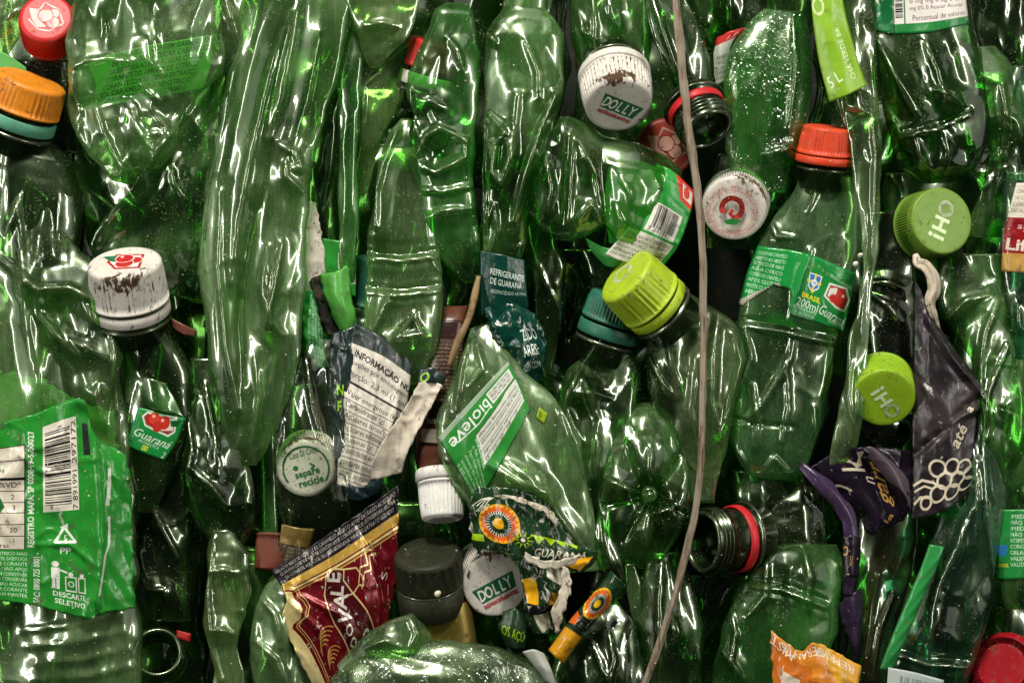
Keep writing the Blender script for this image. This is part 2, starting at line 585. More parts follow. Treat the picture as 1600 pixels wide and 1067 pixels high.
    def ink(s, parent, name, c, axis, tdir, scale=1.0, lift=0.4, rough=0.4, shift=(0, 0)):
        """the same shapes as thin ink on a flat face; (0,0) of the art lies at c"""
        a, e1, e2 = frame(axis, tdir)
        c = (c[0] + shift[0], c[1] + shift[1], c[2] - (shift[0] * a[0] - shift[1] * a[1]) / a[2])
        V, F, mi, mats, cols = [], [], [], [], []
        for k, (T, col) in enumerate(s.ops):
            if col not in cols:
                cols.append(col); mats.append(ink_mat(col, rough))
            p = T.reshape(-1, 2) * scale
            off = e1 * p[:, :1] - e2 * p[:, 1:] + a * (lift + 0.06 * k)
            b = len(V)
            V.extend(to_world(c, off).tolist())
            for i in range(len(T)):
                F.append((b + 3 * i, b + 3 * i + 1, b + 3 * i + 2)); mi.append(cols.index(col))
        return link_mesh(name, np.array(V), F, mats, parent, smooth=False, matidx=mi)
# ---------------------------------------------------------------- materials
def new_mat(name):
    m = bpy.data.materials.new(name)
    m.use_nodes = True
    m.node_tree.nodes.clear()
    return m, m.node_tree

class NT:
    def __init__(s, nt): s.nt = nt
    def n(s, t, **kw):
        nd = s.nt.nodes.new(t)
        for k, v in kw.items(): setattr(nd, k, v)
        return nd
    def link(s, a, b): s.nt.links.new(a, b)
    def setin(s, nd, i, v):
        if hasattr(v, 'is_output'): s.link(v, nd.inputs[i])
        else: nd.inputs[i].default_value = v
    def math(s, op, a, b=0.0, c=None, clamp=False):
        nd = s.n('ShaderNodeMath', operation=op, use_clamp=clamp)
        s.setin(nd, 0, a); s.setin(nd, 1, b)
        if c is not None: s.setin(nd, 2, c)
        return nd.outputs[0]
    def coord(s, scale=1.0, stretch=(1, 1, 1), offset=0.0):
        tc = s.n('ShaderNodeTexCoord')
        mp = s.n('ShaderNodeMapping')
        k = scale / S
        mp.inputs['Scale'].default_value = (k * stretch[0], k * stretch[1], k * stretch[2])
        mp.inputs['Location'].default_value = (offset, offset * 1.7, offset * 0.6)
        s.link(tc.outputs['Object'], mp.inputs['Vector'])
        return mp.outputs[0]
    def noise(s, vec, detail=3.0, rough=0.55, dist=0.0):
        nd = s.n('ShaderNodeTexNoise')
        nd.inputs['Scale'].default_value = 1.0
        nd.inputs['Detail'].default_value = detail
        nd.inputs['Roughness'].default_value = rough
        nd.inputs['Distortion'].default_value = dist
        s.link(vec, nd.inputs['Vector'])
        return nd.outputs['Fac']
    def ramp(s, v, a, b, lo=0.0, hi=1.0):
        nd = s.n('ShaderNodeMapRange')
        nd.clamp = True
        s.setin(nd, 0, v)
        for i, x in zip((1, 2, 3, 4), (a, b, lo, hi)): nd.inputs[i].default_value = x
        return nd.outputs[0]
    def mixc(s, f, a, b):
        nd = s.n('ShaderNodeMix', data_type='RGBA')
        s.setin(nd, 0, f); s.setin(nd, 6, a if hasattr(a, 'is_output') else (*a[:3], 1)); s.setin(nd, 7, b if hasattr(b, 'is_output') else (*b[:3], 1))
        return nd.outputs[2]
    def mixs(s, f, a, b):
        nd = s.n('ShaderNodeMixShader')
        s.setin(nd, 0, f); s.link(a, nd.inputs[1]); s.link(b, nd.inputs[2])
        return nd.outputs[0]
    def out(s, sh):
        o = s.n('ShaderNodeOutputMaterial'); s.link(sh, o.inputs['Surface'])

_pet_n = [0]
def pet(name, tint, haze=(0.08, 0.5), hcol=(0.20, 0.27, 0.15), glow=None, rough=0.065, speck=0.5, stain=0.4, pebble=0.0, spec=1.0, hs=120, bump=0.08, sheen=0.06):
    """thin-walled tinted plastic: looks straight through, films of dust and scuffs on it, a glossy coat"""
    _pet_n[0] += 1
    m, nt = new_mat(name)
    k = NT(nt)
    off = 3.1 * _pet_n[0]
    big = k.noise(k.coord(1 / hs, (1, 1, 0.6), off), 2, 0.5, 0.3)
    hz = k.ramp(big, 0.38, 0.66, haze[0], haze[1])
    mid = k.noise(k.coord(1 / 26, (1, 1, 0.35), off + 21), 5, 0.62, 0.6)
    hz = k.math('MULTIPLY', hz, k.ramp(mid, 0.34, 0.62, 0.6, 1.25))
    hz = k.math('MULTIPLY', hz, k.ramp(k.noise(k.coord(1 / 2.6, offset=off + 31), 2, 0.7), 0.34, 0.66, 0.82, 1.18))
    geo = k.n('ShaderNodeNewGeometry')
    hz = k.math('ADD', hz, k.ramp(geo.outputs['Pointiness'], 0.52, 0.60, 0.0, 0.30))
    scr = k.noise(k.coord(1 / 3.0, (1.0, 1.0, 0.05), off), 2, 0.5, 0.6)
    hz = k.math('MULTIPLY', hz, k.ramp(scr, 0.3, 0.7, 0.7, 1.25))
    grain = k.noise(k.coord(1 / 3.2, offset=off), 1, 0.6)
    patch = k.noise(k.coord(1 / 45, offset=off + 7), 4, 0.65)
    thr = k.ramp(patch, 0.38, 0.66, 0.80, 0.59)
    sp = k.math('GREATER_THAN', grain, thr)
    sp = k.math('MULTIPLY', sp, speck)
    fac = k.math('MAXIMUM', hz, sp, clamp=True)
    st = k.ramp(k.noise(k.coord(1 / 38, offset=off + 13), 8, 0.7, 0.5), 0.6, 0.72, 0.0, stain)
    fac = k.math('MAXIMUM', fac, k.math('MULTIPLY', st, 0.9), clamp=True)
    hc = k.mixc(st, hcol, (0.16, 0.10, 0.05))
    hc = k.mixc(k.ramp(geo.outputs['Pointiness'], 0.53, 0.60, 0.0, 0.7), hc, (0.36, 0.32, 0.20))
    hc = k.mixc(k.math('MULTIPLY', sp, 0.8), hc, (0.26, 0.24, 0.17))
    lw2 = k.n('ShaderNodeLayerWeight'); lw2.inputs[0].default_value = 0.5
    slant = k.math('MULTIPLY', k.math('POWER', lw2.outputs['Facing'], 1.6), 0.9)
    tcol = k.mixc(slant, tint, tuple(x ** 1.7 * 0.6 for x in tint))
    tr = k.n('ShaderNodeBsdfTransparent'); k.link(tcol, tr.inputs[0])
    df = k.n('ShaderNodeBsdfDiffuse'); k.link(hc, df.inputs[0])
    tl = k.n('ShaderNodeBsdfTranslucent')
    g = glow or tuple(min(0.9, x * 1.0) for x in (hcol[0] * 0.7, hcol[1] * 1.5, hcol[2] * 0.6))
    tl.inputs[0].default_value = (*g, 1)
    hazesh = k.mixs(0.30, df.outputs[0], tl.outputs[0])
    base = k.mixs(fac, tr.outputs[0], hazesh)
    back = k.math('MULTIPLY_ADD', geo.outputs['Backfacing'], -0.82, 1.0)
    g2 = k.n('ShaderNodeBsdfGlossy'); g2.inputs['Color'].default_value = (0.70, 0.90, 0.56, 1); g2.inputs['Roughness'].default_value = 0.27
    base = k.mixs(k.math('MULTIPLY', k.math('MULTIPLY_ADD', hz, 0.16, sheen), back), base, g2.outputs[0])
    bp = k.n('ShaderNodeBump')
    bp.inputs['Distance'].default_value = 1.2 * S
    bp.inputs['Strength'].default_value = bump
    fine = k.noise(k.coord(1 / 9, (1, 1, 0.5), off), 4, 0.6, 0.8)
    hgt = fine
    if pebble:
        vo = k.n('ShaderNodeTexVoronoi'); vo.inputs['Scale'].default_value = 1.0
        k.link(k.coord(1 / 9.0, offset=off), vo.inputs['Vector'])
        area = k.ramp(k.noise(k.coord(1 / 60, offset=off + 3), 2), 0.4, 0.55)
        hgt = k.math('ADD', k.math('MULTIPLY', k.math('MULTIPLY', k.ramp(vo.outputs['Distance'], 0.0, 0.6, 1.0, 0.0), area), pebble * 4), fine)
        bp.inputs['Strength'].default_value = 0.8
    k.link(hgt, bp.inputs['Height'])
    gl = k.n('ShaderNodeBsdfGlossy')
    gl.inputs['Color'].default_value = (1, 1, 1, 1)
    k.link(k.ramp(k.math('ADD', hz, k.math('MULTIPLY', scr, 0.2)), 0.15, 0.8, rough, rough + 0.14), gl.inputs['Roughness'])
    k.link(bp.outputs[0], gl.inputs['Normal'])
    lw = k.n('ShaderNodeLayerWeight'); lw.inputs[0].default_value = 0.5
    k.link(bp.outputs[0], lw.inputs['Normal'])
    f5 = k.math('POWER', lw.outputs['Facing'], 4.0)
    fr = k.math('MULTIPLY_ADD', f5, 0.45 * spec, 0.068 * spec, clamp=True)
    fr = k.math('ADD', k.math('MULTIPLY', fr, k.math('SUBTRACT', 1.0, geo.outputs['Backfacing'])), k.math('MULTIPLY', geo.outputs['Backfacing'], 0.005))
    k.out(k.mixs(fr, base, gl.outputs[0]))
    return m

def plastic(name, col, dirt=0.35, dirtcol=(0.10, 0.06, 0.03), rough=0.42, speck=0.6, metal=0.0, dscale=16, dthr=(0.52, 0.62), bump=0.2, sub=0.0, spec=0.32, stretch=(1, 1, 0.7), grime=0.0):
    m, nt = new_mat(name)
    k = NT(nt)
    _pet_n[0] += 1
    off = 2.3 * _pet_n[0]
    big = k.noise(k.coord(1 / dscale, stretch, off), 9, 0.74, 0.3)
    if grime:
        at_ = k.n('ShaderNodeAttribute'); at_.attribute_name = 'grime'
        big = k.math('MULTIPLY_ADD', at_.outputs['Fac'], grime, big)
    d = k.ramp(big, dthr[0], dthr[1], 0.0, 1.0)
    area = k.ramp(k.noise(k.coord(1 / 55, offset=off + 4), 2), 0.4, 0.6)
    d = k.math('MULTIPLY', d if grime else k.math('MULTIPLY', d, area), dirt)
    grain = k.noise(k.coord(1 / 2.8, offset=off), 1)
    sp = k.math('MULTIPLY', k.math('GREATER_THAN', grain, 0.68), speck * 0.6)
    d = k.math('MAXIMUM', d, sp)
    wash = k.ramp(k.noise(k.coord(1 / 40, offset=off + 9), 4, 0.6), 0.3, 0.7, 0.84, 1.06)
    c = k.mixc(d, col, dirtcol)
    mul = k.n('ShaderNodeVectorMath', operation='SCALE'); k.link(c, mul.inputs[0]); k.link(wash, mul.inputs['Scale'])
    p = k.n('ShaderNodeBsdfPrincipled')
    k.link(mul.outputs[0], p.inputs['Base Color'])
    p.inputs['Metallic'].default_value = metal
    p.inputs['Specular IOR Level'].default_value = spec
    k.link(k.ramp(d, 0, 1, rough, min(1, rough + 0.4)), p.inputs['Roughness'])
    bp = k.n('ShaderNodeBump'); bp.inputs['Distance'].default_value = 0.6 * S; bp.inputs['Strength'].default_value = bump
    k.link(k.noise(k.coord(1 / 5, offset=off), 4, 0.65), bp.inputs['Height'])
    k.link(bp.outputs[0], p.inputs['Normal'])
    k.out(p.outputs[0])
    return m

_ink = {}
def ink_mat(col, rough=0.4):
    key = tuple(round(x, 3) for x in col)
    if key not in _ink:
        _ink[key] = plastic('printing_ink', tuple(lin(col)), dirt=0.5, rough=rough, speck=0.25)
    return _ink[key]

def printed(name, art, rough=0.3, dirt=0.5, wear=0.4, metal=0.0, k=2.2, thru=0.15, wearcol=(0.6, 0.58, 0.5), dscale=22):
    img = art.raster(k)
    m, nt = new_mat(name)
    n = NT(nt)
    _pet_n[0] += 1
    off = 1.9 * _pet_n[0]
    uvn = n.n('ShaderNodeUVMap'); uvn.uv_map = 'print'
    tx = n.n('ShaderNodeTexImage'); tx.image = img; tx.extension = 'EXTEND'
    n.link(uvn.outputs[0], tx.inputs[0])
    big = n.noise(n.coord(1 / dscale, offset=off), 8, 0.7, 0.4)
    d = n.math('MULTIPLY', n.ramp(big, 0.58, 0.68), dirt)
    sp = n.math('MULTIPLY', n.math('GREATER_THAN', n.noise(n.coord(1 / 2.0, offset=off), 1), 0.70), 0.5 * dirt)
    d = n.math('MAXIMUM', d, sp)
    w = n.math('MULTIPLY', n.ramp(n.noise(n.coord(1 / 12, (1, 1, 0.5), off + 5), 9, 0.72, 0.8), 0.66 - 0.09 * wear, 0.685 - 0.09 * wear), min(1.0, 0.4 + wear))
    c = n.mixc(w, tx.outputs[0], wearcol)
    c = n.mixc(d, c, (0.07, 0.05, 0.03))
    p = n.n('ShaderNodeBsdfPrincipled')
    n.link(c, p.inputs['Base Color'])
    p.inputs['Metallic'].default_value = metal
    n.link(n.ramp(d, 0, 1, rough, 0.8), p.inputs['Roughness'])
    bp = n.n('ShaderNodeBump'); bp.inputs['Distance'].default_value = 1.6 * S; bp.inputs['Strength'].default_value = 0.5
    n.link(n.noise(n.coord(1 / 14, (1, 1, 0.6), off), 6, 0.62, 0.9), bp.inputs['Height'])
    n.link(bp.outputs[0], p.inputs['Normal'])
    if thru:
        tl = n.n('ShaderNodeBsdfTranslucent'); n.link(c, tl.inputs[0])
        n.out(n.mixs(thru, p.outputs[0], tl.outputs[0]))
    else:
        n.out(p.outputs[0])
    return m

M = {}
M['green'] = pet('green_bottle_plastic', (0.34, 0.70, 0.26), (0.02, 0.34), (0.15, 0.34, 0.09))
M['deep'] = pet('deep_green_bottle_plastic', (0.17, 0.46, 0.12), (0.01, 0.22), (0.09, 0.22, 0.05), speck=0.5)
M['pale'] = pet('pale_green_bottle_plastic', (0.48, 0.77, 0.36), (0.05, 0.44), (0.25, 0.40, 0.17))
M['bright'] = pet('bright_green_bottle_plastic', (0.26, 0.72, 0.23), (0.05, 0.38), (0.13, 0.36, 0.09))
M['olive'] = pet('dusty_green_bottle_plastic', (0.42, 0.67, 0.28), (0.05, 0.44), (0.24, 0.36, 0.13), stain=0.5)
M['grey'] = pet('greyish_clear_bottle_plastic', (0.50, 0.72, 0.38), (0.03, 0.36), (0.28, 0.39, 0.18))
M['teal'] = pet('teal_bottle_plastic', (0.18, 0.54, 0.34), (0.02, 0.24), (0.11, 0.27, 0.16))
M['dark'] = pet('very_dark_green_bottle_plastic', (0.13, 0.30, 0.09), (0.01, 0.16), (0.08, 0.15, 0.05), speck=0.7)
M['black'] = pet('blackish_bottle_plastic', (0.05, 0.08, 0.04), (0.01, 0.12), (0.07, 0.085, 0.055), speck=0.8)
M['pebble'] = pet('pebbled_green_bottle_plastic', (0.18, 0.70, 0.14), (0.04, 0.34), (0.09, 0.33, 0.06), pebble=1.0)
M['pebpale'] = pet('pebbled_pale_bottle_plastic', (0.36, 0.62, 0.28), (0.06, 0.32), (0.21, 0.33, 0.14), pebble=1.0)
M['neck'] = pet('thick_neck_plastic', (0.09, 0.24, 0.07), (0.02, 0.12), (0.07, 0.11, 0.05), speck=0.5, rough=0.12, spec=0.35)
M['milky'] = pet('milky_green_bottle_plastic', (0.50, 0.80, 0.34), (0.20, 0.58), (0.29, 0.46, 0.20))
M['soda'] = pet('cool_green_bottle_plastic', (0.32, 0.70, 0.34), (0.05, 0.34), (0.18, 0.37, 0.15))
M['backing'] = plastic('gap_shade', (0.005, 0.009, 0.005), rough=0.7)  # near-black: the unlit depth is put into the colour
# ---------------------------------------------------------------- builders for caps and necks
def ribs(n, group=0, duty=0.5):
    def f(th):
        ph = (th * n / (2 * np.pi)) % 1.0
        r = np.clip(np.sin(ph * 2 * np.pi) * 2.2, -1, 1) * 0.5
        if group:
            r = r * np.clip(0.5 + 1.6 * np.sin(th * group), 0.15, 1.0)
        return r
    return f

def cap(parent, c, R, H, axis, mat, n=60, amp=2.0, group=0, ring=None, ringmat=None, gapmat=None, name='cap', edge=0.16, ledge=True, taper=0.03, dish=0.0):
    """c: centre of the cap's closed face in photo pixels and depth"""
    a = np.array(axis, float); a /= np.linalg.norm(a)
    e = edge * R
    prof = [(dish, 0.001), (dish, R * 0.55), (dish * 0.6, R * 0.80), (0, R - e * 1.05), (e * 0.10, R - e * 0.55), (e * 0.36, R - e * 0.16), (e * 0.7, R - e * 0.02)]
    z0 = e * 1.0
    for q in np.linspace(0, 1, 7):
        prof.append((z0 + (H - z0 - 5) * q, R * (1 + taper * q), amp * min(1, q * 3 + 0.15)))
    prof += [(H - 4.5, R * (1 + taper) + amp * 0.6), (H - 1, R * (1 + taper) + amp * 0.6), (H, R * (1 + taper) - 1), (H, R * 0.7), (H - 4, R * 0.68)]
    o = lathe(parent, name, c, a, prof, mat, nseg=max(96, n * 4), knurl=ribs(n, group))
    fix_normals(o)
    a_, e1, e2 = frame(a)
    nsg = max(96, n * 4)
    th = np.linspace(0, 2 * np.pi, nsg, endpoint=False)
    th0 = math.atan2(e2[2], e1[2]) + 0.35 * math.sin(c[0] * 0.37)
    sect = np.clip(0.15 + 0.85 * np.cos(th - th0), 0, 1) * (0.7 + 0.3 * np.sin(3 * th + c[1]))
    zz = np.array([p[0] for p in prof]); rr_ = np.array([p[1] for p in prof])
    along = np.exp(-((zz - 0.14 * H) / (0.22 * H)) ** 2) * np.clip((rr_ - 0.6 * R) / (0.35 * R), 0, 1)
    side = np.array([p[2] if len(p) > 2 else 0.0 for p in prof]) / max(amp, 1e-6)
    groove = np.clip(-ribs(n, group)(th) * 2, 0, 1)
    gr_ = along[:, None] * sect[None] + 0.62 * np.clip(side, 0, 1)[:, None] * groove[None]
    at = o.data.attributes.new('grime', 'FLOAT', 'POINT')
    at.data.foreach_set('value', gr_.astype(np.float32).ravel())
    if ring:
        gap, rh, rr = ring
        z = H + gap
        pr = [(z, R * rr * 0.90), (z, R * rr - 1), (z + 1.2, R * rr), (z + rh - 2, R * rr * 1.01), (z + rh, R * rr * 1.0 - 1), (z + rh, R * rr * 0.9)]
        r_ = lathe(o, 'tamper_ring', c, a, pr, ringmat or mat, nseg=96, closed=True, wob=0.006, seed=int(c[0]))
        fix_normals(r_)
        pr = [(H - 6, R * 0.90), (z + rh + 5, R * 0.90), (z + rh + 6, R * 1.04), (z + rh + 10, R * 1.05), (z + rh + 12, R * 0.9), (z + rh + 40, R * 0.9)]
        nk = lathe(parent, 'neck', c, a, pr, gapmat or M['neck'], nseg=64)
        fix_normals(nk)
    return o

def open_neck(parent, c, R, axis, mat, ringmat=None, L=70, ring_at=34, ring_h=13, collar=True, wob=0.0):
    """threaded bottle finish, mouth centre at c, mouth facing along axis"""
    pr = [(30, R * 0.80), (4, R * 0.80), (0.5, R * 0.84), (0, R * 0.90), (1.2, R * 0.95), (5, R * 0.96), (7, R * 0.96)]
    for k in range(3):
        z = 8 + k * 7.0
        pr += [(z, R * 0.96), (z + 1.8, R * 1.05), (z + 3.4, R * 1.05), (z + 5.0, R * 0.97)]
    pr += [(ring_at - 2, R * 0.97), (ring_at + ring_h + 3, R * 0.99)]
    if collar:
        z = ring_at + ring_h + 4
        pr += [(z, R * 1.13), (z + 2, R * 1.17), (z + 5, R * 1.15), (z + 7, R * 1.0)]
    pr += [(L, R * 1.0), (L, R * 0.8), (34, R * 0.8)]
    o = lathe(parent, 'neck', c, axis, pr, mat, nseg=72, closed=True, wob=wob)
    fix_normals(o)
    if ringmat:
        q = [(ring_at, R * 0.99), (ring_at, R * 1.03), (ring_at + 2, R * 1.06), (ring_at + ring_h - 2, R * 1.07), (ring_at + ring_h, R * 1.05), (ring_at + ring_h, R * 1.0)]
        r_ = lathe(parent, 'tamper_ring', c, axis, q, ringmat, nseg=72, closed=True, wob=0.012, seed=2)
        fix_normals(r_)
    return o

WHITE, GRN, RED = rgb('e9e6dc'), rgb('1f6a3a'), rgb('c3201c')
M['white_cap'] = plastic('white_cap_plastic', (0.62, 0.59, 0.52), dirt=1.0, dthr=(0.58, 0.65), dscale=9, dirtcol=(0.06, 0.03, 0.010), stretch=(1, 1, 0.4), grime=0.20)
M['white_clean'] = plastic('white_fluted_cap_plastic', (0.66, 0.65, 0.61), dirt=0.8, dthr=(0.56, 0.62), dscale=9)
M['red_cap'] = plastic('red_cap_plastic', (0.48, 0.014, 0.014), dirt=0.6)
M['darkred_cap'] = plastic('dark_red_cap_plastic', (0.30, 0.03, 0.02), dirt=0.8)
M['orange_cap'] = plastic('orange_cap_plastic', (0.66, 0.22, 0.012), dirt=0.8, dthr=(0.57, 0.65), grime=0.08, dscale=8)
M['redorange_cap'] = plastic('red_orange_cap_plastic', (0.60, 0.055, 0.016), dirt=0.8, dthr=(0.57, 0.65), grime=0.08, dscale=8)
M['lime_cap'] = plastic('lime_cap_plastic', (0.34, 0.48, 0.02), dirt=0.8, dthr=(0.58, 0.66), grime=0.07, dscale=8)
M['lime_cap2'] = plastic('green_lime_cap_plastic', (0.15, 0.28, 0.03), dirt=0.8, dthr=(0.58, 0.66), grime=0.08, dscale=8)
M['green_cap'] = plastic('vivid_green_cap_plastic', (0.25, 0.43, 0.015), dirt=0.8, dthr=(0.58, 0.66), grime=0.08, dscale=8)
M['teal_cap'] = plastic('teal_green_cap_plastic', (0.02, 0.13, 0.08), dirt=0.6)
M['teal_ring'] = plastic('mint_green_ring_plastic', (0.09, 0.32, 0.20), dirt=0.5)
M['olive_cap'] = plastic('dark_olive_cap_plastic', (0.016, 0.018, 0.009), dirt=0.4, speck=0.7, rough=0.5, spec=0.18, dirtcol=(0.10, 0.09, 0.05))
M['gold'] = plastic('gold_plastic', (0.15, 0.11, 0.02), dirt=0.8, metal=0.6, rough=0.35)
M['brown'] = plastic('brown_plastic', (0.10, 0.032, 0.017), dirt=0.5, rough=0.3)
M['brownred_cap'] = plastic('brownish_red_cap_plastic', (0.13, 0.025, 0.012), dirt=1.0, dthr=(0.46, 0.6))
M['red_ring'] = plastic('red_ring_plastic', (0.50, 0.012, 0.018), dirt=0.6)

def guarana_logo(c1, c2, c3, stroke_w=4.0, berry=None):
    """three berries, a leaf and a leaning frame"""
    berry = berry or c1
    A = Art(100, 100)
    A.stroke([(-20, -22), (24, -26), (34, 22), (-4, 30), (-26, 6)], stroke_w, c1, True)
    A.poly([(-19, -19), (22, -23), (31, 19), (-4, 27), (-23, 6)], c2)
    A.poly([(-42, -12), (-20, -18), (-6, -6), (-2, 8), (-22, 4)], c3)
    A.disc(18, -4, 12, berry); A.ring(18, -4, 12.4, 1.8, c2)
    A.disc(4, 10, 15, berry); A.ring(4, 10, 15.4, 1.8, c2)
    A.disc(-2, -8, 15, berry); A.ring(-2, -8, 15.4, 1.8, c2)
    A.disc(-8, -13, 3, c2, 12); A.disc(14, -8, 2.2, c2, 12)
    return A

def line_logo(c, bgc):
    A = Art(100, 100)
    A.stroke([(-14, -34), (20, -26), (40, 4), (16, 30), (-8, 32), (-34, 14)], 4, c)
    A.stroke([(-14, -34), (-18, -16)], 4, c)
    A.poly([(-42, -12), (-20, -16), (-16, 0), (-4, 14), (8, 22), (-10, 28), (-28, 12)], c)
    A.disc(14, -14, 12, c); A.ring(14, -14, 12, 2, bgc)
    A.disc(18, 8, 14, c); A.ring(18, 8, 14, 2, bgc)
    A.disc(-2, -4, 16, c); A.ring(-2, -4, 16, 2, bgc)
    A.disc(-9, 5, 1.6, bgc, 8); A.disc(20, 16, 1.4, bgc, 8)
    return A
# ---------------------------------------------------------------- depth of the bale
backing = link_mesh('dark_backing', W(np.array([(-500, -400, -420), (2100, -400, -420), (2100, 1470, -420), (-500, 1470, -420),
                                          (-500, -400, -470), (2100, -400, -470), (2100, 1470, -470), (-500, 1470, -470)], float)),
                 [(0, 1, 2, 3), (7, 6, 5, 4), (0, 4, 5, 1), (1, 5, 6, 2), (2, 6, 7, 3), (3, 7, 4, 0)], M['backing'], smooth=False)
put(backing, kind='structure')  # slab added behind the bottles; its black stands for the dark of the gaps
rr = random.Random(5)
DEEP = 'crushed bottle tinted dark green for shade, deep in the gaps between the front bottles'
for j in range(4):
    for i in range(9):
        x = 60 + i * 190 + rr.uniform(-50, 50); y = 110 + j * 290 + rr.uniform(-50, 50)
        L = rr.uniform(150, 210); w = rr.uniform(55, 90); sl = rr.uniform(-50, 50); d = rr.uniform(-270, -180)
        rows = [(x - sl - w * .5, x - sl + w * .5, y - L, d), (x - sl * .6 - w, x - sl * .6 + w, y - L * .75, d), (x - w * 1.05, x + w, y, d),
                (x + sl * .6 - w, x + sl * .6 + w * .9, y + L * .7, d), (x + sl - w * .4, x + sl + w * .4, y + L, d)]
        bottle(DEEP, rows, M[rr.choice(['deep', 'dark', 'dark', 'deep'])], group='dark crushed bottles deep in the bale', seed=200 + i + 9 * j, A=9, fs=60, ridge=5, step=6, bulge=0.5)  # shade of the gaps is put into the colour by picking darker plastics

# ---------------------------------------------------------------- upper left
t = thing('capped_bottle', 'bottle with a red cap printed with a pink fruit emblem, in the top left corner', 'bottle', (70, 40, 0))
c = cap(t, (72, 28, 10), 43, 58, (0.08, 0.36, 0.93), M['red_cap'], n=70, amp=1.8)
line_logo(rgb('f0a7a0'), rgb('c02a22')).ink(c, 'fruit_emblem', (72, 28, 10), (0.08, 0.36, 0.93), (1, 0.25), 0.72)
body(t, 'body', [(10, 130, 95, -55), (0, 135, 125, -52), (-10, 140, 180, -55), (-5, 130, 240, -60)], M['black'], seed=3, A=3)
o = sheet(None, 'label_scrap', [[(-30, 75, -8), (5, 82, -6), (40, 105, -12)], [(-30, 130, -8), (5, 128, -6), (44, 122, -14)]], plastic('flat_green_film', (0.10, 0.36, 0.09), dirt=0.6), A=1.5, seed=4)
put(o, 'flat green film scrap at the left edge above the orange cap', 'label')
bottle('dull grey-black folded bottle in the top left corner behind the red cap', [(-60, 40, -40, -30), (-60, 50, 20, -28), (-50, 44, 60, -32), (-40, 20, 95, -40)], M['grey'], seed=5, A=6, creases=[(8, 14, [(0, 45), (20, 20), (45, 5)])])

t = thing('capped_bottle', 'dark bottle with an orange ribbed cap over a mint green ring, at the left edge', 'bottle', (40, 250, 0))
ax = (0.36, 0.90, 0.25)
cap(t, (50, 124, 22), 56, 50, ax, M['orange_cap'], n=44, amp=3.3, group=6, ring=(7, 20, 1.05), ringmat=M['teal_ring'])
body(t, 'body', [(-45, 90, 205, -28, ), (-55, 118, 235, -22), (-60, 128, 290, -18), (-60, 124, 350, -20), (-50, 110, 410, -26)], M['dark'], seed=6, A=3, tilt=14, bulge=0.6,
     creases=[(5, 8, [(15, 230), (20, 205)])])

B1 = thing('crushed_bottle', 'large pale green crushed bottle with small print showing through, beside the orange cap', 'bottle', (220, 160, 10), GROUP_FRONT)
b1 = body(B1, 'body', [(128, 352, -40, 8), (108, 354, 10, 12), (98, 352, 60, 15), (97, 348, 100, 17), (104, 312, 150, 17), (114, 286, 190, 16), (128, 270, 225, 14), (142, 260, 252, 8), (166, 244, 272, 0), (196, 222, 287, -10)],
          M['pale'], seed=11, A=6, bulge=0.34, ridge=3,
          creases=[(7, 9, [(98, 110), (130, 97), (170, 92), (214, 97)]), (-8, 10, [(105, 165), (140, 160), (175, 152), (205, 150)]), (7, 9, [(112, 120), (114, 150), (125, 178)]),
                   (8, 9, [(205, 170), (212, 196), (232, 225), (238, 250)]), (7, 8, [(236, 168), (252, 190), (266, 211), (245, 235), (220, 283)]), (6, 8, [(152, 170), (160, 205), (178, 240), (190, 268)]),
                   (7, 9, [(160, 264), (180, 275), (215, 284)]), (6, 8, [(235, 66), (238, 95), (252, 118), (260, 152)]), (-7, 9, [(163, 20), (168, 45), (165, 75)]), (-6, 8, [(236, 5), (240, 40), (248, 75)]),
                   (5, 7, [(215, 125), (230, 142), (250, 158)]), (5, 8, [(222, 212), (245, 208), (266, 212)])])
A_ = Art(230, 80, rgb('86d67c'))
for k in range(7):
    A_.lines(70 - 6 * k, 10 + k * 11, 150 + 2 * k, 1, 1, 8, rgb('1f6b2c'), seed=k, bold=0.02)
A_.poly([(0, 0), (20, 0), (34, 40), (26, 80), (0, 80)], rgb('4fa04c'))
sheet(B1, 'printed_label', [[(120, 105, 14), (200, 78, 24), (345, 52, 18)], [(125, 175, 14), (200, 160, 24), (318, 140, 16)]], printed('pale_green_label_print', A_, thru=0.4), A=1, seed=12)

bottle('dusty grey-green folded bottle panel below the large pale bottle', [(335, 92, 352, 118, -2), (288, 172, 342, 205, 4), (243, 242, 338, 262, 6), (198, 302, 332, 335, 6), (162, 347, 322, 402, 2), (142, 382, 318, 440, -8), (150, 424, 310, 470, -24)],
       M['green'], seed=13, A=6.5, bulge=0.22, ridge=3, creases=[(9, 10, [(346, 100), (290, 172), (240, 245), (195, 305), (165, 345)]), (6, 8, [(268, 262), (272, 285), (288, 310)])])
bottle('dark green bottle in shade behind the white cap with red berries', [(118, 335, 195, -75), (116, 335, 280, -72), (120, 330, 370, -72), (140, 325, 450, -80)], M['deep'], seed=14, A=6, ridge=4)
bottle('narrow grey film fold with bright streaks in the top row beside the large pale bottle', [(318, 412, -40, -2), (326, 404, 30, 0), (338, 396, 90, -2), (350, 376, 150, -10)], M['grey'], seed=15, A=5, creases=[(8, 9, [(352, -10), (362, 30), (375, 75)]), (8, 8, [(320, 20), (332, 55), (340, 95)])])

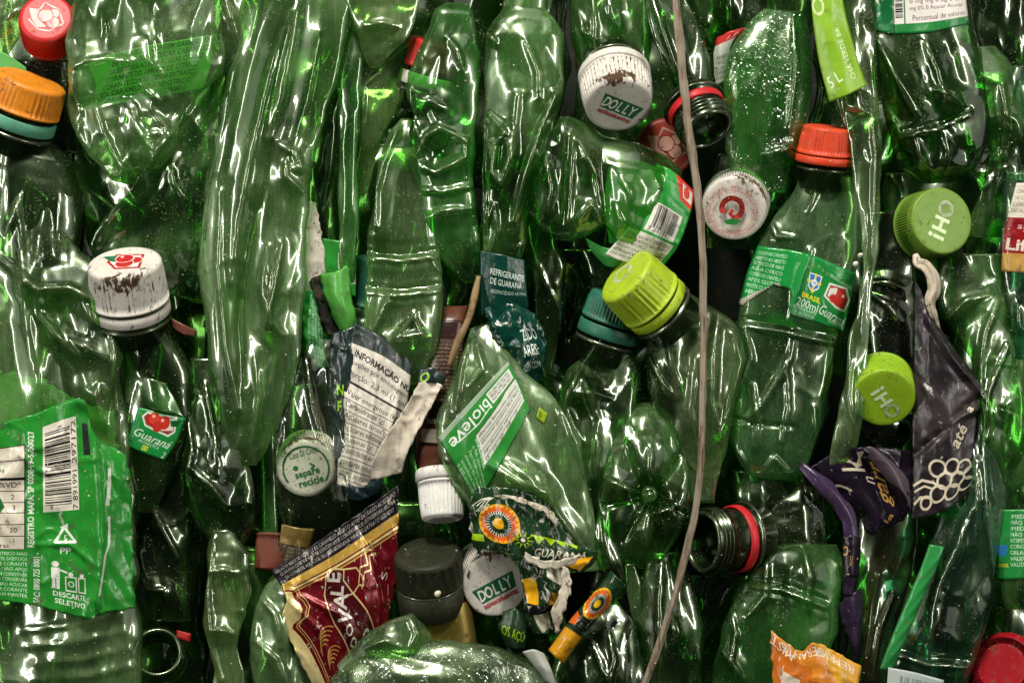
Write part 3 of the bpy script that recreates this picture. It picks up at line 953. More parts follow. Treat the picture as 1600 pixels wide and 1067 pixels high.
bottle('long flattened pale green bottle with lengthwise ridges, the tallest one in the left half',
       [(405, 545, -40, 22), (392, 543, 10, 26), (376, 528, 80, 30), (352, 504, 160, 32), (336, 484, 230, 33), (324, 474, 300, 34), (318, 472, 370, 34), (322, 475, 440, 34), (330, 470, 520, 34), (340, 456, 600, 31), (350, 434, 655, 26), (362, 420, 700, 18), (378, 402, 726, 6)],
       M['pale'], seed=21, A=4.5, fs=60, an=0.25, bulge=0.26, ridge=3.5, tilt=4,
       creases=[(13, 16, [(468, -20), (455, 70), (440, 150), (424, 212)]), (10, 9, [(452, 15), (420, 120), (392, 240), (372, 340), (362, 440)]), (7, 8, [(435, 226), (462, 240), (472, 264), (450, 262)]),
                (-9, 12, [(398, 330), (382, 420), (374, 510), (380, 600)]), (9, 10, [(418, 385), (410, 450), (420, 500), (440, 522)]), (8, 8, [(440, 380), (425, 460), (412, 530)]),
                (7, 8, [(446, 250), (447, 275), (470, 298)]), (-7, 10, [(500, 60), (480, 160), (455, 240)]), (8, 9, [(345, 300), (340, 420), (352, 540), (372, 640)]), (7, 8, [(400, 560), (405, 620), (395, 690)])])

bottle('narrow upright green film strip with a bright ridge, right of the long flattened bottle', [(546, 562, 45, 12), (530, 564, 90, 18), (521, 561, 132, 22), (528, 560, 180, 22), (528, 559, 260, 22), (528, 557, 340, 20), (530, 556, 410, 10), (534, 552, 455, -10)],
       M['bright'], seed=22, A=2.5, fs=30, ridge=2, creases=[(6, 6, [(543, 180), (537, 230), (541, 290), (538, 350)]), (5, 5, [(552, 175), (552, 250), (548, 330)])])
bottle('dark green bottle wall in the gap between the long flattened bottle and the upright strip', [(486, 552, 30, -35), (492, 548, 110, -34), (486, 534, 200, -34), (482, 530, 290, -34), (484, 530, 360, -36), (500, 526, 440, -44)], M['dark'], seed=23, A=5, creases=[(6, 7, [(522, 195), (515, 270), (500, 330)])])
bottle('grey-brown pointed bottle corner at the top edge, left of the small red cap', [(543, 668, -40, 26), (545, 664, 0, 30), (551, 655, 35, 32), (558, 642, 62, 30), (567, 614, 86, 24), (577, 592, 107, 12)], M['olive'], seed=24, A=3, bulge=0.3,
       creases=[(6, 8, [(572, 40), (600, 36), (622, 42)]), (8, 8, [(585, 106), (612, 88), (650, 58)])])
bottle('shaded brownish film running down below the grey-brown bottle corner', [(585, 112, 656, 55, -8), (566, 140, 642, 122, -8), (561, 195, 618, 182, -10), (558, 250, 592, 240, -18), (556, 310, 576, 300, -26)], M['olive'], seed=25, A=4, bulge=0.25, creases=[(6, 7, [(590, 115), (568, 135), (565, 220)])])

# white bottle cap with three berries and its bottle
t = thing('capped_bottle', 'dark green bottle with a dirty white cap printed with red berries and a fruit label', 'bottle', (240, 560, 10))
ax = (-0.06, 0.88, 0.46)
cc = (194, 408, 62)
c = cap(t, cc, 57, 68, ax, M['white_cap'], n=50, amp=2.7, group=9, ring=(5, 17, 1.05), ringmat=M['white_cap'])
guarana_logo(rgb('b31f22'), rgb('e6e2d6'), rgb('17663a'), 4.5).ink(c, 'berry_emblem', cc, ax, (1, 0.04), 0.92)
bd = body(t, 'body', [(172, 256, 494, 6), (174, 264, 520, 8), (184, 288, 556, 8), (190, 300, 596, 8), (192, 297, 650, 6), (198, 288, 700, 4), (203, 268, 745, 0), (206, 240, 800, -10)], M['deep'], seed=31, A=2.5, bulge=0.5, ridge=1.5,
          creases=[(5, 6, [(205, 520), (209, 548), (214, 575)])])
A_ = Art(80, 66, rgb('1c8a3e'))
A_.stroke([(18, 4), (66, 2), (70, 22), (62, 30), (20, 24), (12, 12)], 3, rgb('e9e4da'), True)
A_.poly([(20, 6), (64, 4), (67, 21), (60, 27), (22, 22), (15, 12)], rgb('b52a20'))
A_.poly([(44, 6), (64, 4), (67, 21), (48, 25)], rgb('e9e4da'))
A_.disc(32, 10, 9, rgb('d8432f')); A_.disc(49, 13, 10, rgb('d23a28')); A_.disc(40, 21, 8, rgb('c93426')); A_.disc(30, 7, 2.4, rgb('f2c8b8')); A_.disc(46, 10, 2.4, rgb('f2c8b8'))
A_.poly([(58, 8), (76, 4), (72, 14), (62, 16)], rgb('145a2c'))
A_.fit('Guaraná', 6, 44, 74, 13, rgb('f0efe6'), 4, shear=0.25)
A_.fit('ANTARCTICA', 18, 51, 58, 4.5, rgb('e8e8da'), 4)
A_.rect(30, 54, 40, 62, rgb('e8e23c')); A_.rect(31.5, 55.5, 38.5, 60.5, rgb('1c8a3e')); A_.disc(35, 58, 2, rgb('e8e23c'), 10)
A_.text('2', 70, 64, 10, rgb('e9e4da'))
sheet(t, 'fruit_label', [[(216, 636, 20), (250, 645, 26), (290, 653, 18)], [(206, 668, 20), (240, 680, 26), (276, 690, 18)], [(195, 696, 20), (225, 708, 26), (257, 719, 18)]], printed('guarana_label_print', A_, dirt=0.2, wear=0.1), A=1.0, seed=32, drape=[bd], lift=1.5)
o = sheet(None, 'film_fold', [[(190, 585, 12), (230, 590, 40), (262, 600, 34)], [(195, 618, 12), (240, 625, 44), (285, 648, 30)], [(215, 636, 14), (250, 642, 42), (288, 652, 26)]], M['bright'], A=2, seed=33, ridge=2)
put(o, 'bright translucent green film fold just above the fruit label of the dark bottle', 'film')
o = sheet(None, 'label_scrap', [[(256, 492, -12), (285, 506, -6), (308, 517, -10)], [(268, 512, -12), (285, 523, -8), (304, 526, -10)]], plastic('dark_red_paper', (0.22, 0.07, 0.05), dirt=0.8), A=1, seed=34)
put(o, 'small dull red paper scrap right of the white cap with red berries', 'scrap')

# left film bottle with the big green label
BL = thing('crushed_bottle', 'big pale crushed bottle at the left edge wrapped in a torn green barcode label', 'bottle', (80, 700, 10), GROUP_FRONT)
bl = body(BL, 'body', [(-80, 34, 262, -4), (-80, 66, 310, 4), (-80, 102, 355, 8), (-80, 128, 400, 12), (-80, 162, 445, 16), (-80, 180, 490, 18), (-80, 186, 540, 20), (-80, 190, 600, 20), (-80, 196, 680, 18), (-80, 206, 780, 14), (-80, 212, 880, 10), (-80, 215, 980, 8), (-80, 216, 1110, 4)],
          M['pale'], seed=41, A=6.5, bulge=0.2, ridge=3.5,
          creases=[(9, 9, [(28, 330), (38, 470), (52, 560), (70, 632)]), (11, 10, [(-10, 395), (30, 430), (58, 452), (110, 450), (165, 478)]), (8, 8, [(55, 455), (60, 490), (85, 520), (120, 556)]), (9, 9, [(48, 268), (30, 310), (10, 365)]),
                   (7, 7, [(130, 470), (142, 500), (140, 520)]), (7, 8, [(110, 530), (140, 545), (165, 560)]), (7, 7, [(130, 605), (150, 622), (158, 650), (170, 668)]), (6, 7, [(155, 600), (150, 622)]), (7, 8, [(58, 370), (60, 400), (44, 440)]), (8, 9, [(172, 480), (180, 560), (182, 640)]),
                   (4, 9, [(30, 985), (110, 975), (190, 955)]), (4, 9, [(40, 1010), (120, 1002), (195, 985)]), (4, 9, [(50, 1035), (130, 1030), (200, 1012)]), (4, 9, [(60, 1060), (140, 1056), (205, 1040)])])
G0 = rgb('2f9e33'); WH = rgb('e8e8df'); BK = rgb('161616')
A_ = Art(250, 320, rgb('288c2e'))
A_.rect(0, 40, 82, 216, rgb('d8d0bd'))
for k, y in enumerate((40, 62, 92, 112, 132, 150, 170, 190, 216)):
    A_.rect(0, y, 82, y + 1.2, BK)
A_.rect(0, 88, 82, 92, BK)
A_.rect(81, 40, 82.5, 216, BK)
A_.text('%VD*', 42, 106, 10, BK); A_.text('2', 60, 127, 9, BK); A_.text('3', 62, 146, 9, BK); A_.text('30', 58, 185, 9, BK); A_.text('1', 64, 203, 9, BK); A_.text('fibras.', 30, 213, 9, BK)
A_.poly([(0, 48), (22, 46), (40, 62), (44, 78), (24, 90), (0, 84)], rgb('2d7a40')); A_.poly([(0, 112), (40, 118), (50, 140), (38, 158), (0, 168)], rgb('256b3a'))
A_.fit('REGISTRO MAPA: SP 000849-5.00027', 96, 212, 96 + 190, 10, WH, -90, bold=0.02)
A_.fit('SAC: 0800 725 0001 -', 104, 314, 104 + 92, 9, WH, -90, bold=0.02)
A_.rect(110, 22, 166, 152, rgb('e2dccb'))
A_.bars(113, 32, 40, 112, BK, seed=4, horiz=True, n=60)
A_.fit('7 891991 297172', 164, 150, 164 + 124, 9, BK, -90)
A_.stroke([(140, 178), (126, 202), (158, 202)], 4, WH, True); A_.poly([(134, 178), (146, 172), (146, 186)], WH); A_.text('5', 142, 200, 10, WH, al='c'); A_.fit('PP', 133, 222, 150, 11, WH, bold=0.02)
A_.disc(126, 240, 5, WH); A_.rect(120, 246, 132, 264, WH); A_.rect(121, 264, 125.5, 282, WH); A_.rect(127, 264, 131.5, 282, WH); A_.stroke([(130, 249), (142, 253)], 3, WH)
A_.stroke([(140, 260), (156, 260), (156, 282), (140, 282)], 2, WH, True); A_.stroke([(160, 260), (172, 260), (172, 282), (160, 282)], 2, WH, True); A_.ring(148, 271, 4, 1.6, WH, 14); A_.disc(148, 256, 4, WH, 12); A_.disc(166, 256, 4, WH, 12)
A_.fit('DESCARTE', 122, 294, 172, 8.5, WH, bold=0.02); A_.fit('SELETIVO', 124, 306, 170, 8.5, WH, bold=0.02)
A_.lines(0, 228, 86, 9, 10, 7, rgb('d5e8cf'), seed=8)
A_.stroke([(216, 92), (212, 120), (206, 150)], 6, rgb('cfd6c6')); A_.stroke([(208, 170), (210, 215), (206, 230), (208, 290)], 4, rgb('cfd6c6'))
A_.rect(178, 30, 186, 70, rgb('27292a'))
lbl = printed('green_syrup_label_print', A_, rough=0.2, dirt=0.9, wear=0.35, thru=0.2)
sheet(BL, 'torn_label', [[(-42, 672, 66), (45, 650, 68), (124, 622, 66), (140, 662, 60), (150, 690, 54)], [(-42, 745, 66), (45, 742, 70), (130, 730, 70), (165, 728, 64), (196, 716, 46)], [(-42, 840, 66), (45, 840, 70), (134, 838, 70), (172, 832, 62), (206, 818, 44)], [(-42, 935, 62), (45, 944, 66), (138, 966, 68), (152, 960, 62), (210, 950, 42)]],
      lbl, A=5.5, fs=40, seed=42, jag=2.5, ridge=3.5, creases=[(5, 7, [(150, 690), (158, 800), (160, 860), (152, 950)]), (5, 7, [(60, 850), (110, 850), (150, 885)]), (4, 6, [(20, 700), (60, 735), (90, 740)])])
sheet(BL, 'inner_film', [[(-40, 575, 10), (60, 592, 24), (120, 625, 24), (176, 640, 16)], [(-40, 680, 10), (60, 670, 26), (130, 690, 26), (186, 700, 16)]], plastic('light_green_film', (0.16, 0.40, 0.12), dirt=0.9, dscale=10), A=4, seed=43, jag=6)
# ---------------------------------------------------------------- centre left: bottles, labels and caps
t = thing('capped_bottle', 'crumpled green bottle with a dented window, upright in front of the small red cap', 'bottle', (695, 230, 20), GROUP_FRONT)
body(t, 'body', [(704, 730, 8, 2), (690, 742, 22, 14), (680, 747, 45, 20), (664, 750, 82, 24), (648, 752, 118, 26), (638, 748, 155, 28), (640, 744, 210, 28), (648, 742, 260, 28), (652, 745, 315, 26), (664, 748, 365, 20), (692, 748, 408, 8), (722, 744, 442, -8)],
     M['bright'], seed=51, A=4, bulge=0.36, ridge=3.5, creases=[(9, 9, [(648, 250), (665, 214), (686, 200), (728, 220)]), (9, 9, [(728, 220), (727, 246), (680, 270), (648, 255)]), (7, 8, [(645, 295), (690, 300), (740, 290)]), (7, 8, [(662, 160), (672, 158), (695, 170)]),
     (8, 8, [(700, 60), (715, 80), (722, 108)]), (6, 7, [(640, 140), (645, 190), (660, 225)]), (8, 9, [(660, 345), (690, 330), (735, 325)])], dents=[(690, 238, 34, 14)])
o = thing('bottle_cap', 'red screw cap with a white ring, half hidden behind the dented green bottle', 'cap', (672, 80, -35))
cap(o, (684, 66, -10), 44, 44, (0.26, 0.94, 0.2), M['red_cap'], n=72, amp=2.1, ring=(8, 20, 1.06), ringmat=M['white_cap'], gapmat=M['black'])

bottle('pale green crushed bottle with two ring grooves and a pointed shoulder beside the brown bottle',
       [(628, 648, 186, 0), (610, 652, 212, 8), (596, 662, 255, 14), (584, 682, 310, 16), (574, 690, 365, 18), (568, 688, 430, 18), (564, 684, 495, 16), (560, 674, 550, 10), (575, 660, 600, -8)],
       M['pale'], seed=52, A=3, bulge=0.4, ridge=3, creases=[(-7, 7, [(566, 392), (625, 398), (690, 390)]), (6, 6, [(566, 402), (625, 408), (690, 400)]), (-7, 7, [(564, 446), (625, 452), (690, 444)]), (6, 6, [(564, 456), (625, 462), (690, 454)]),
       (9, 9, [(622, 200), (598, 255), (587, 300), (586, 352)]), (7, 7, [(615, 455), (600, 480), (588, 510)]), (8, 7, [(648, 490), (620, 528), (660, 522), (645, 492)])])
bottle('deep green bottle wall in shade between the pale ring-grooved bottle and the teal label', [(655, 745, 300, -40), (672, 748, 380, -40), (682, 740, 430, -42), (690, 720, 480, -50)], M['deep'], seed=53, A=5)

B6 = thing('crushed_bottle', 'twisted glossy green bottle with its neck at the top edge and a dark teal label', 'bottle', (800, 250, 30), GROUP_FRONT)
b6 = body(B6, 'body', [(784, 850, -40, 18), (782, 850, 14, 22), (768, 864, 30, 28), (750, 880, 54, 30), (748, 881, 90, 32), (746, 876, 140, 32), (745, 864, 190, 32), (746, 852, 240, 32), (748, 834, 290, 30), (748, 822, 345, 26), (750, 818, 385, 22), (752, 814, 425, 14)],
          M['green'], seed=54, A=3.5, bulge=0.4, ridge=3, creases=[(13, 12, [(798, 195), (772, 226), (768, 268), (782, 286), (800, 240), (808, 150)]), (11, 10, [(868, 150), (845, 200), (822, 270), (802, 345)]), (8, 8, [(755, 200), (752, 280), (758, 360)]),
          (7, 7, [(760, 350), (772, 320), (776, 360), (768, 390)]), (8, 8, [(760, 50), (770, 62), (775, 70)]), (8, 8, [(820, 60), (840, 110), (842, 150)]), (7, 7, [(765, 180), (790, 210), (795, 240), (790, 280)])])
TD = rgb('0b3b30'); LT = rgb('d9e4d8')
A_ = Art(74, 100, TD)
A_.fit('REFRIGERANTE', 16, 36, 70, 11, LT, 4, bold=0.01); A_.fit('DE GUARANÁ', 16, 52, 66, 11, LT, 4, bold=0.01); A_.fit('AROMATIZADO ARTIFIC', 16, 66, 72, 6.5, LT, 4)
sheet(B6, 'teal_label', [[(750, 392, 30), (785, 398, 40), (820, 406, 28)], [(750, 440, 26), (785, 446, 36), (823, 450, 26)], [(752, 494, 18), (785, 490, 28), (826, 480, 20)]], printed('teal_label_print', A_, dirt=0.2, wear=0.2, rough=0.22), A=2, seed=55, thick=0.8)
A_ = Art(100, 130, TD)
A_.fit('ZIDO', 50, 62, 84, 17, LT, -18, bold=0.01); A_.fit('ARES:', 48, 86, 88, 16, LT, -18, bold=0.01); A_.fit('CEM COM', 46, 108, 94, 11, LT, -18)
sheet(B6, 'label_flap', [[(756, 482, 26), (800, 474, 34), (836, 490, 16)], [(768, 520, 26), (815, 510, 40), (852, 525, 18)], [(795, 560, 20), (822, 560, 40), (850, 570, 18)], [(812, 604, 12), (824, 606, 22), (840, 602, 10)]], printed('teal_flap_print', A_, dirt=0.2, wear=0.9, rough=0.15), A=7, fs=24, ridge=4, seed=56, jag=2)

# scraps between the flattened bottle and the ringed bottle
o = sheet(None, 'torn_label', [[(482, 314, 4), (494, 318, 2)], [(474, 352, 8), (502, 362, 4)], [(473, 400, 10), (508, 408, 4)], [(476, 440, 6), (506, 440, 2)], [(482, 468, 0), (492, 462, -2)]], plastic('torn_white_film', (0.62, 0.57, 0.48), dirt=1.0, dscale=9), A=3, seed=57, jag=2)
put(o, 'torn dirty white label strip pointing up beside the long flattened bottle', 'label')
A_ = Art(60, 80, rgb('2f9e3a'))
A_.rect(28, 16, 60, 62, rgb('dcd8cc')); A_.rect(28, 16, 60, 17.5, BK); A_.fit('DICIO', 30, 36, 58, 13, BK); A_.rect(28, 44, 60, 45, BK)
o = sheet(None, 'label_scrap', [[(503, 372, -4), (530, 376, 4), (556, 380, -2)], [(506, 420, -2), (530, 420, 6), (556, 424, -2)], [(516, 455, -4), (536, 460, 4), (556, 464, -2)]], printed('green_scrap_print', A_, thru=0.3), A=2.5, seed=58)
put(o, 'green label scrap with a white box printed DICIO, behind the curled green film', 'label')
t = thing('curled_label', 'curled bright green label piece with a black strip, left of the ring-grooved bottle', 'label', (525, 480, 10))
sheet(t, 'green_panel', [[(500, 428, 10), (526, 424, 26), (546, 412, 12)], [(506, 460, 10), (530, 460, 28), (548, 455, 12)], [(520, 494, 8), (540, 492, 24), (556, 490, 10)], [(530, 516, 4), (545, 518, 14), (560, 506, 4)]], plastic('bright_green_film', (0.09, 0.36, 0.06), dirt=0.8, dscale=10, rough=0.25), A=4.5, ridge=3, seed=59, jag=1.5)
sheet(t, 'black_strip', [[(482, 436, 4), (504, 428, 8)], [(490, 462, 6), (508, 460, 10)], [(500, 500, 4), (522, 492, 6)], [(512, 526, 0), (532, 520, 2)]], plastic('black_film', (0.02, 0.022, 0.018), dirt=0.7, rough=0.2), A=5, fs=20, ridge=4, seed=60)
A_ = Art(36, 120, rgb('1f7d35'))
for k in range(6): A_.fit('SERVE COM O GOSTO DE LEITE', 5 + k * 6, 116, 116, 4.2, rgb('d6e6d0'), -82)
o = sheet(None, 'wrinkled_label', [[(474, 462, 10), (486, 452, 14), (494, 470, 8)], [(472, 505, 10), (488, 505, 18), (502, 510, 8)], [(478, 545, 8), (495, 545, 16), (508, 550, 6)], [(490, 572, 4), (503, 578, 8), (516, 574, 2)]], printed('green_wrinkled_print', A_, dirt=0.3), A=5, fs=18, ridge=3, seed=61, jag=1.5)
put(o, 'wrinkled green label with rows of small white words, hanging beside the long flattened bottle', 'label')
o = thing('bottle_cap', 'teal green cap edge in the gap left of the ring-grooved bottle', 'cap', (580, 430, -60))
cap(o, (588, 402, -52), 36, 80, (0.1, 0.97, 0.12), M['teal_cap'], n=50, amp=2.4)

# nutrition label
t = thing('torn_drink_label', 'torn dark label with a white nutrition table headed INFORMAÇÃO', 'label', (585, 640, 30))
DK = rgb('23302f'); CR = rgb('ddd6c8')
A_ = Art(100, 230, CR)
A_.rect(0, 0, 100, 30, DK)
A_.fit('INFORMAÇÃO NUTRI', 8, 46, 118, 11, BK, 9, bold=0.03)
A_.fit('Porções por embalagem: 20', 2, 58, 112, 8.5, BK, 9); A_.fit('Porção: 2,3 ml (1 colo)', 2, 74, 108, 8.5, BK, 9)
A_.stroke([(0, 82), (100, 98)], 3, BK)
for k, s_ in enumerate(('Valor energético (kcal)', 'Carboidratos (g)', 'Açúcares totais (g)', 'Açúcares adicionados', 'Proteínas (g)', 'Quantidades de', 'gorduras totais sat', 'sódio, zero alimentar')):
    y = 100 + k * 16
    A_.fit(s_, 4, y, 4 + 4.2 * len(s_), 8.5, BK, 10); A_.stroke([(0, y + 5), (100, y + 22)], 1.0, BK)
nm = printed('nutrition_label_print', A_, dirt=0.55, wear=0.2, thru=0.1, rough=0.35)
sheet(t, 'nutrition_panel', [[(553, 505, 30), (600, 528, 40), (646, 560, 30)], [(546, 548, 30), (596, 568, 44), (641, 598, 30)], [(537, 620, 28), (585, 636, 46), (632, 652, 28)], [(528, 700, 24), (575, 706, 42), (608, 716, 24)], [(528, 758, 16), (560, 762, 28), (592, 756, 14)]],
      nm, A=3, fs=26, ridge=3, seed=62, jag=1.2, creases=[(8, 8, [(590, 540), (583, 620), (572, 700), (560, 752)]), (-6, 7, [(565, 560), (560, 650), (552, 740)]), (7, 7, [(625, 600), (612, 660), (596, 720)])])
A_ = Art(50, 230, DK)
A_.text('N', 17, 100, 15, rgb('8fd420'), bold=0.03); A_.text('F', 18, 124, 15, rgb('8fd420'), bold=0.03)
A_.lines(24, 170, 30, 8, 7, 5, rgb('c9cfc9'), seed=5)
sheet(t, 'dark_panel', [[(518, 520, 18), (536, 516, 26), (556, 508, 26)], [(513, 600, 18), (530, 598, 30), (552, 600, 24)], [(518, 680, 16), (532, 682, 28), (546, 690, 20)], [(526, 742, 12), (545, 748, 22), (578, 756, 14)]], printed('dark_label_print', A_, dirt=0.25, rough=0.18), A=5, fs=24, ridge=4, seed=63)
sheet(t, 'folded_back', [[(654, 598, 44), (674, 594, 40), (692, 602, 48)], [(628, 645, 50), (646, 650, 42), (664, 652, 48)], [(592, 700, 48), (614, 706, 40), (636, 708, 44)], [(570, 750, 30), (600, 746, 28), (628, 738, 32)]], plastic('dirty_white_film', (0.56, 0.50, 0.40), dirt=1.0, dscale=7, dthr=(0.55, 0.63)), A=5, fs=26, ridge=5, seed=64, jag=1.5)
sheet(t, 'dark_corner', [[(655, 575, 40), (676, 574, 46), (698, 588, 36)], [(652, 602, 38), (674, 598, 48), (693, 602, 36)]], printed('dark_corner_print', Art(50, 30, DK).ring(12, 18, 7, 3, rgb('8fd420'), 24), dirt=0.3, rough=0.2), A=2.5, seed=65)
sheet(t, 'gathered_end', [[(528, 738, 16), (560, 748, 26), (596, 738, 14)], [(535, 760, 18), (562, 765, 30), (598, 752, 14)], [(545, 780, 8), (565, 782, 16), (590, 770, 6)]], plastic('dark_blue_green_film', (0.025, 0.05, 0.055), dirt=0.3, rough=0.15), A=6, fs=14, ridge=5, seed=66)

# brown bottle, upside down, with the white fluted cap
t = thing('capped_bottle', 'brown bottle standing upside down on a white fluted cap', 'bottle', (690, 640, 0))
bb = body(t, 'body', [(692, 732, 478, -24), (680, 728, 500, -8), (672, 724, 550, 0), (662, 720, 610, 4), (652, 716, 670, 8), (648, 714, 705, 8), (652, 708, 738, 4)], M['brown'], seed=71, A=0.8, ridge=0.3, bulge=0.7)
A_ = Art(60, 190, rgb('2a1009'))
for k in range(16): A_.lines(2, 34 + k * 6, 56, 1, 1, 4.2, rgb('a89a8a'), seed=k, ang=180 if 0 else 0)
A_.fit('INSTRUÇÕES', 8, 158, 52, 7, rgb('d8ccbb')); A_.rect(0, 166, 60, 186, rgb('8d8478'))
for i in range(20):
    for j in range(6): A_.disc(1.5 + i * 3 + (j % 2) * 1.5, 168 + j * 3, 0.8, rgb('4a3228'), 6)
sheet(t, 'printed_band', [[(678, 500, 0), (704, 500, 10), (729, 502, 0)], [(668, 590, 0), (694, 590, 10), (721, 592, 0)], [(656, 694, 0), (684, 696, 10), (715, 696, 0)]], printed('brown_bottle_print', A_, dirt=0.3, thru=0), A=0.3, ridge=0, seed=72, drape=[bb], lift=1.2)
ax = (0.06, -0.96, 0.28)
cc = (692, 812, 28)
cap(t, cc, 33, 60, ax, M['white_clean'], n=34, amp=3.3, edge=0.2, taper=0.06)
r_ = lathe(t, 'cap_skirt', cc, ax, [(61, 30), (61, 37), (63, 39.5), (76, 40), (79, 38), (79, 28)], M['white_clean'], nseg=72, closed=True); fix_normals(r_)

# separe recicle cap under a green film
t = thing('capped_bottle', 'bottle with a speckled white cap reading separe recicle, seen through green film', 'bottle', (478, 728, -10))
ax = (0.0, -0.22, 0.97)
cc = (478, 732, -12)
c = cap(t, cc, 47, 56, ax, plastic('speckled_white_cap', (0.82, 0.79, 0.70), dirt=1.0, speck=1.2, dthr=(0.58, 0.65), grime=0.2), n=70, amp=2.4)
A_ = Art(100, 100); g = rgb('2b7a4c')
A_.ring(0, 0, 36, 3, g, a0=150, a1=400); A_.ring(0, 0, 36, 3, g, a0=200, a1=260)
A_.fit('Casa Di Conti', -22, -18, 24, 11, g, -8, shear=0.3); A_.disc(-16, -3, 4, g); A_.stroke([(8, -8), (14, -3), (8, 1)], 2.5, g)
A_.fit('separe', -18, 14, 22, 12, g, -8, bold=0.02); A_.fit('recicle', -14, 29, 26, 12, g, -8, bold=0.02)
A_.ink(c, 'lettering', cc, ax, (1, -0.14), 1.0)
body(t, 'neck', [(448, 512, 600, -80), (444, 516, 650, -76), (440, 520, 690, -72), (446, 512, 720, -76)], M['deep'], seed=73, A=2)
bottle('clear green film draped over the white separe recicle cap', [(478, 520, 530, 0), (462, 538, 575, 14), (446, 548, 625, 26), (430, 552, 690, 34), (426, 550, 750, 34), (434, 544, 800, 26), (444, 530, 835, 12), (448, 505, 880, -10)],
       pet('clear_green_film', (0.975, 0.995, 0.955), (0.0, 0.03), (0.14, 0.22, 0.09), speck=0.12, stain=0.0, sheen=0.01), seed=74, A=3, bulge=0.3, ridge=3, creases=[(9, 8, [(478, 560), (490, 640), (510, 700), (522, 780)]), (7, 8, [(440, 660), (432, 720), (440, 790)]), (7, 7, [(455, 800), (452, 830), (460, 860)])])
o = sheet(None, 'label_scrap', [[(440, 818, 14), (465, 824, 20), (492, 826, 12)], [(436, 850, 12), (460, 855, 18), (482, 858, 10)], [(430, 878, 8), (450, 880, 12), (468, 878, 6)]],
          printed('gold_scrap_print', Art(60, 60, rgb('8a7038')).rect(0, 30, 60, 60, rgb('4a3a24')).lines(18, 38, 40, 4, 6, 5, rgb('ddd2b8'), seed=2, words='COMPLETA SAFRA VINHO ESTADO'.split()), metal=0.3), A=1.5, seed=75)
put(o, 'gold and brown label corner with small white print, just above the maroon label', 'label')
t = thing('capped_bottle', 'thin bright green bottle neck ending in a brownish red cap beside the gold label corner', 'bottle', (424, 800, -20))
body(t, 'neck', [(404, 428, 660, -34), (408, 430, 720, -28), (410, 432, 780, -26), (410, 436, 836, -26)], M['bright'], seed=76, A=1.5, bulge=0.6)
cap(t, (424, 892, -6), 27, 58, (-0.06, -0.97, 0.2), M['brownred_cap'], n=48, amp=1.8)

# maroon label and its bottle
t = thing('labelled_bottle', 'crushed bottle with a maroon and gold label reading DO VALE', 'bottle', (530, 900, 20))
body(t, 'body', [(470, 560, 860, -14), (420, 600, 905, -8), (398, 612, 950, -4), (392, 600, 1000, -4), (396, 560, 1050, -6), (410, 540, 1110, -10)], M['pale'], seed=81, A=4, bulge=0.25, ridge=3, creases=[(8, 8, [(405, 930), (430, 960), (440, 1010)]), (8, 8, [(400, 1000), (430, 1030), (445, 1067)])])
GD, GD2, MR = rgb('c9a24a'), rgb('e2cf8e'), rgb('6a0b17')
A_ = Art(237, 190, MR)
A_.rect(0, 0, 237, 28, rgb('1d1a22'))
for k in range(3): A_.lines(4 + 6 * k, 9 + k * 7.5, 228 - 8 * k, 1, 1, 5.2, rgb('cfc8bb'), seed=20 + k)
A_.rect(0, 28, 237, 40, GD); A_.rect(0, 40, 237, 42, MR); A_.rect(0, 42, 237, 45, GD2); A_.rect(0, 47, 237, 49, GD)
ed = [(0, 40), (14, 46), (18, 60), (30, 72), (38, 84), (34, 98), (18, 106), (14, 112), (22, 126), (30, 150), (40, 190)]
A_.poly([(0, 28)] + ed + [(0, 190)], GD2)
A_.stroke([(x + 4, y) for x, y in ed], 2.4, MR); A_.stroke([(x + 8, y - 1) for x, y in ed], 2.0, GD); A_.stroke([(x + 13, y - 2) for x, y in ed], 1.6, GD2)
# banner
A_.poly([(84, 52), (96, 46), (112, 48), (124, 60), (134, 78), (162, 110), (192, 150), (210, 190), (150, 190), (120, 160), (96, 116), (82, 76)], rgb('4a0d16'))
A_.stroke([(148, 190), (118, 160), (92, 116), (79, 72), (86, 50), (104, 44), (124, 52)], 2.4, GD2)
A_.stroke([(124, 52), (120, 64), (136, 84), (166, 114), (196, 150), (214, 190)], 2.4, GD2)
A_.stroke([(124, 52), (148, 58), (158, 70), (160, 82), (150, 78), (138, 84), (122, 84)], 2.0, GD2)
A_.stroke([(150, 76), (156, 60), (172, 62), (168, 44), (184, 50), (180, 38)], 2.2, GD2); A_.stroke([(156, 84), (164, 68), (178, 70), (176, 54), (190, 56)], 2.2, GD2)
for k, (ch, x, y, sz) in enumerate((('V', 117, 122, 28), ('A', 111, 101, 27), ('L', 107, 82, 26), ('E', 103, 64, 26))):
    A_.text(ch, x + 8, y, sz, rgb('d9d4c6'), -72, bold=0.03, sx=0.72)
for ch, x, y, sz in (('O', 124, 139, 16), ('D', 133, 156, 16), ('O', 170, 162, 22), ('Ã', 166, 182, 22), ('R', 160, 200, 22)):
    A_.text(ch, x, y, sz, rgb('d9d4c6'), -66, bold=0.02)
for k in range(5):
    A_.ring(62 + k * 4, 150 - k * 3, 10 + 3 * k, 1.6, GD, 20, 150 + 10 * k, 300)
    A_.ring(70 + k * 3, 172 - k * 2, 8 + 3 * k, 1.4, GD, 20, 170, 310)
A_.text('S', 214, 92, 16, rgb('cfc6b8'), -70); A_.stroke([(218, 98), (222, 110)], 1.4, rgb('cfc6b8'))
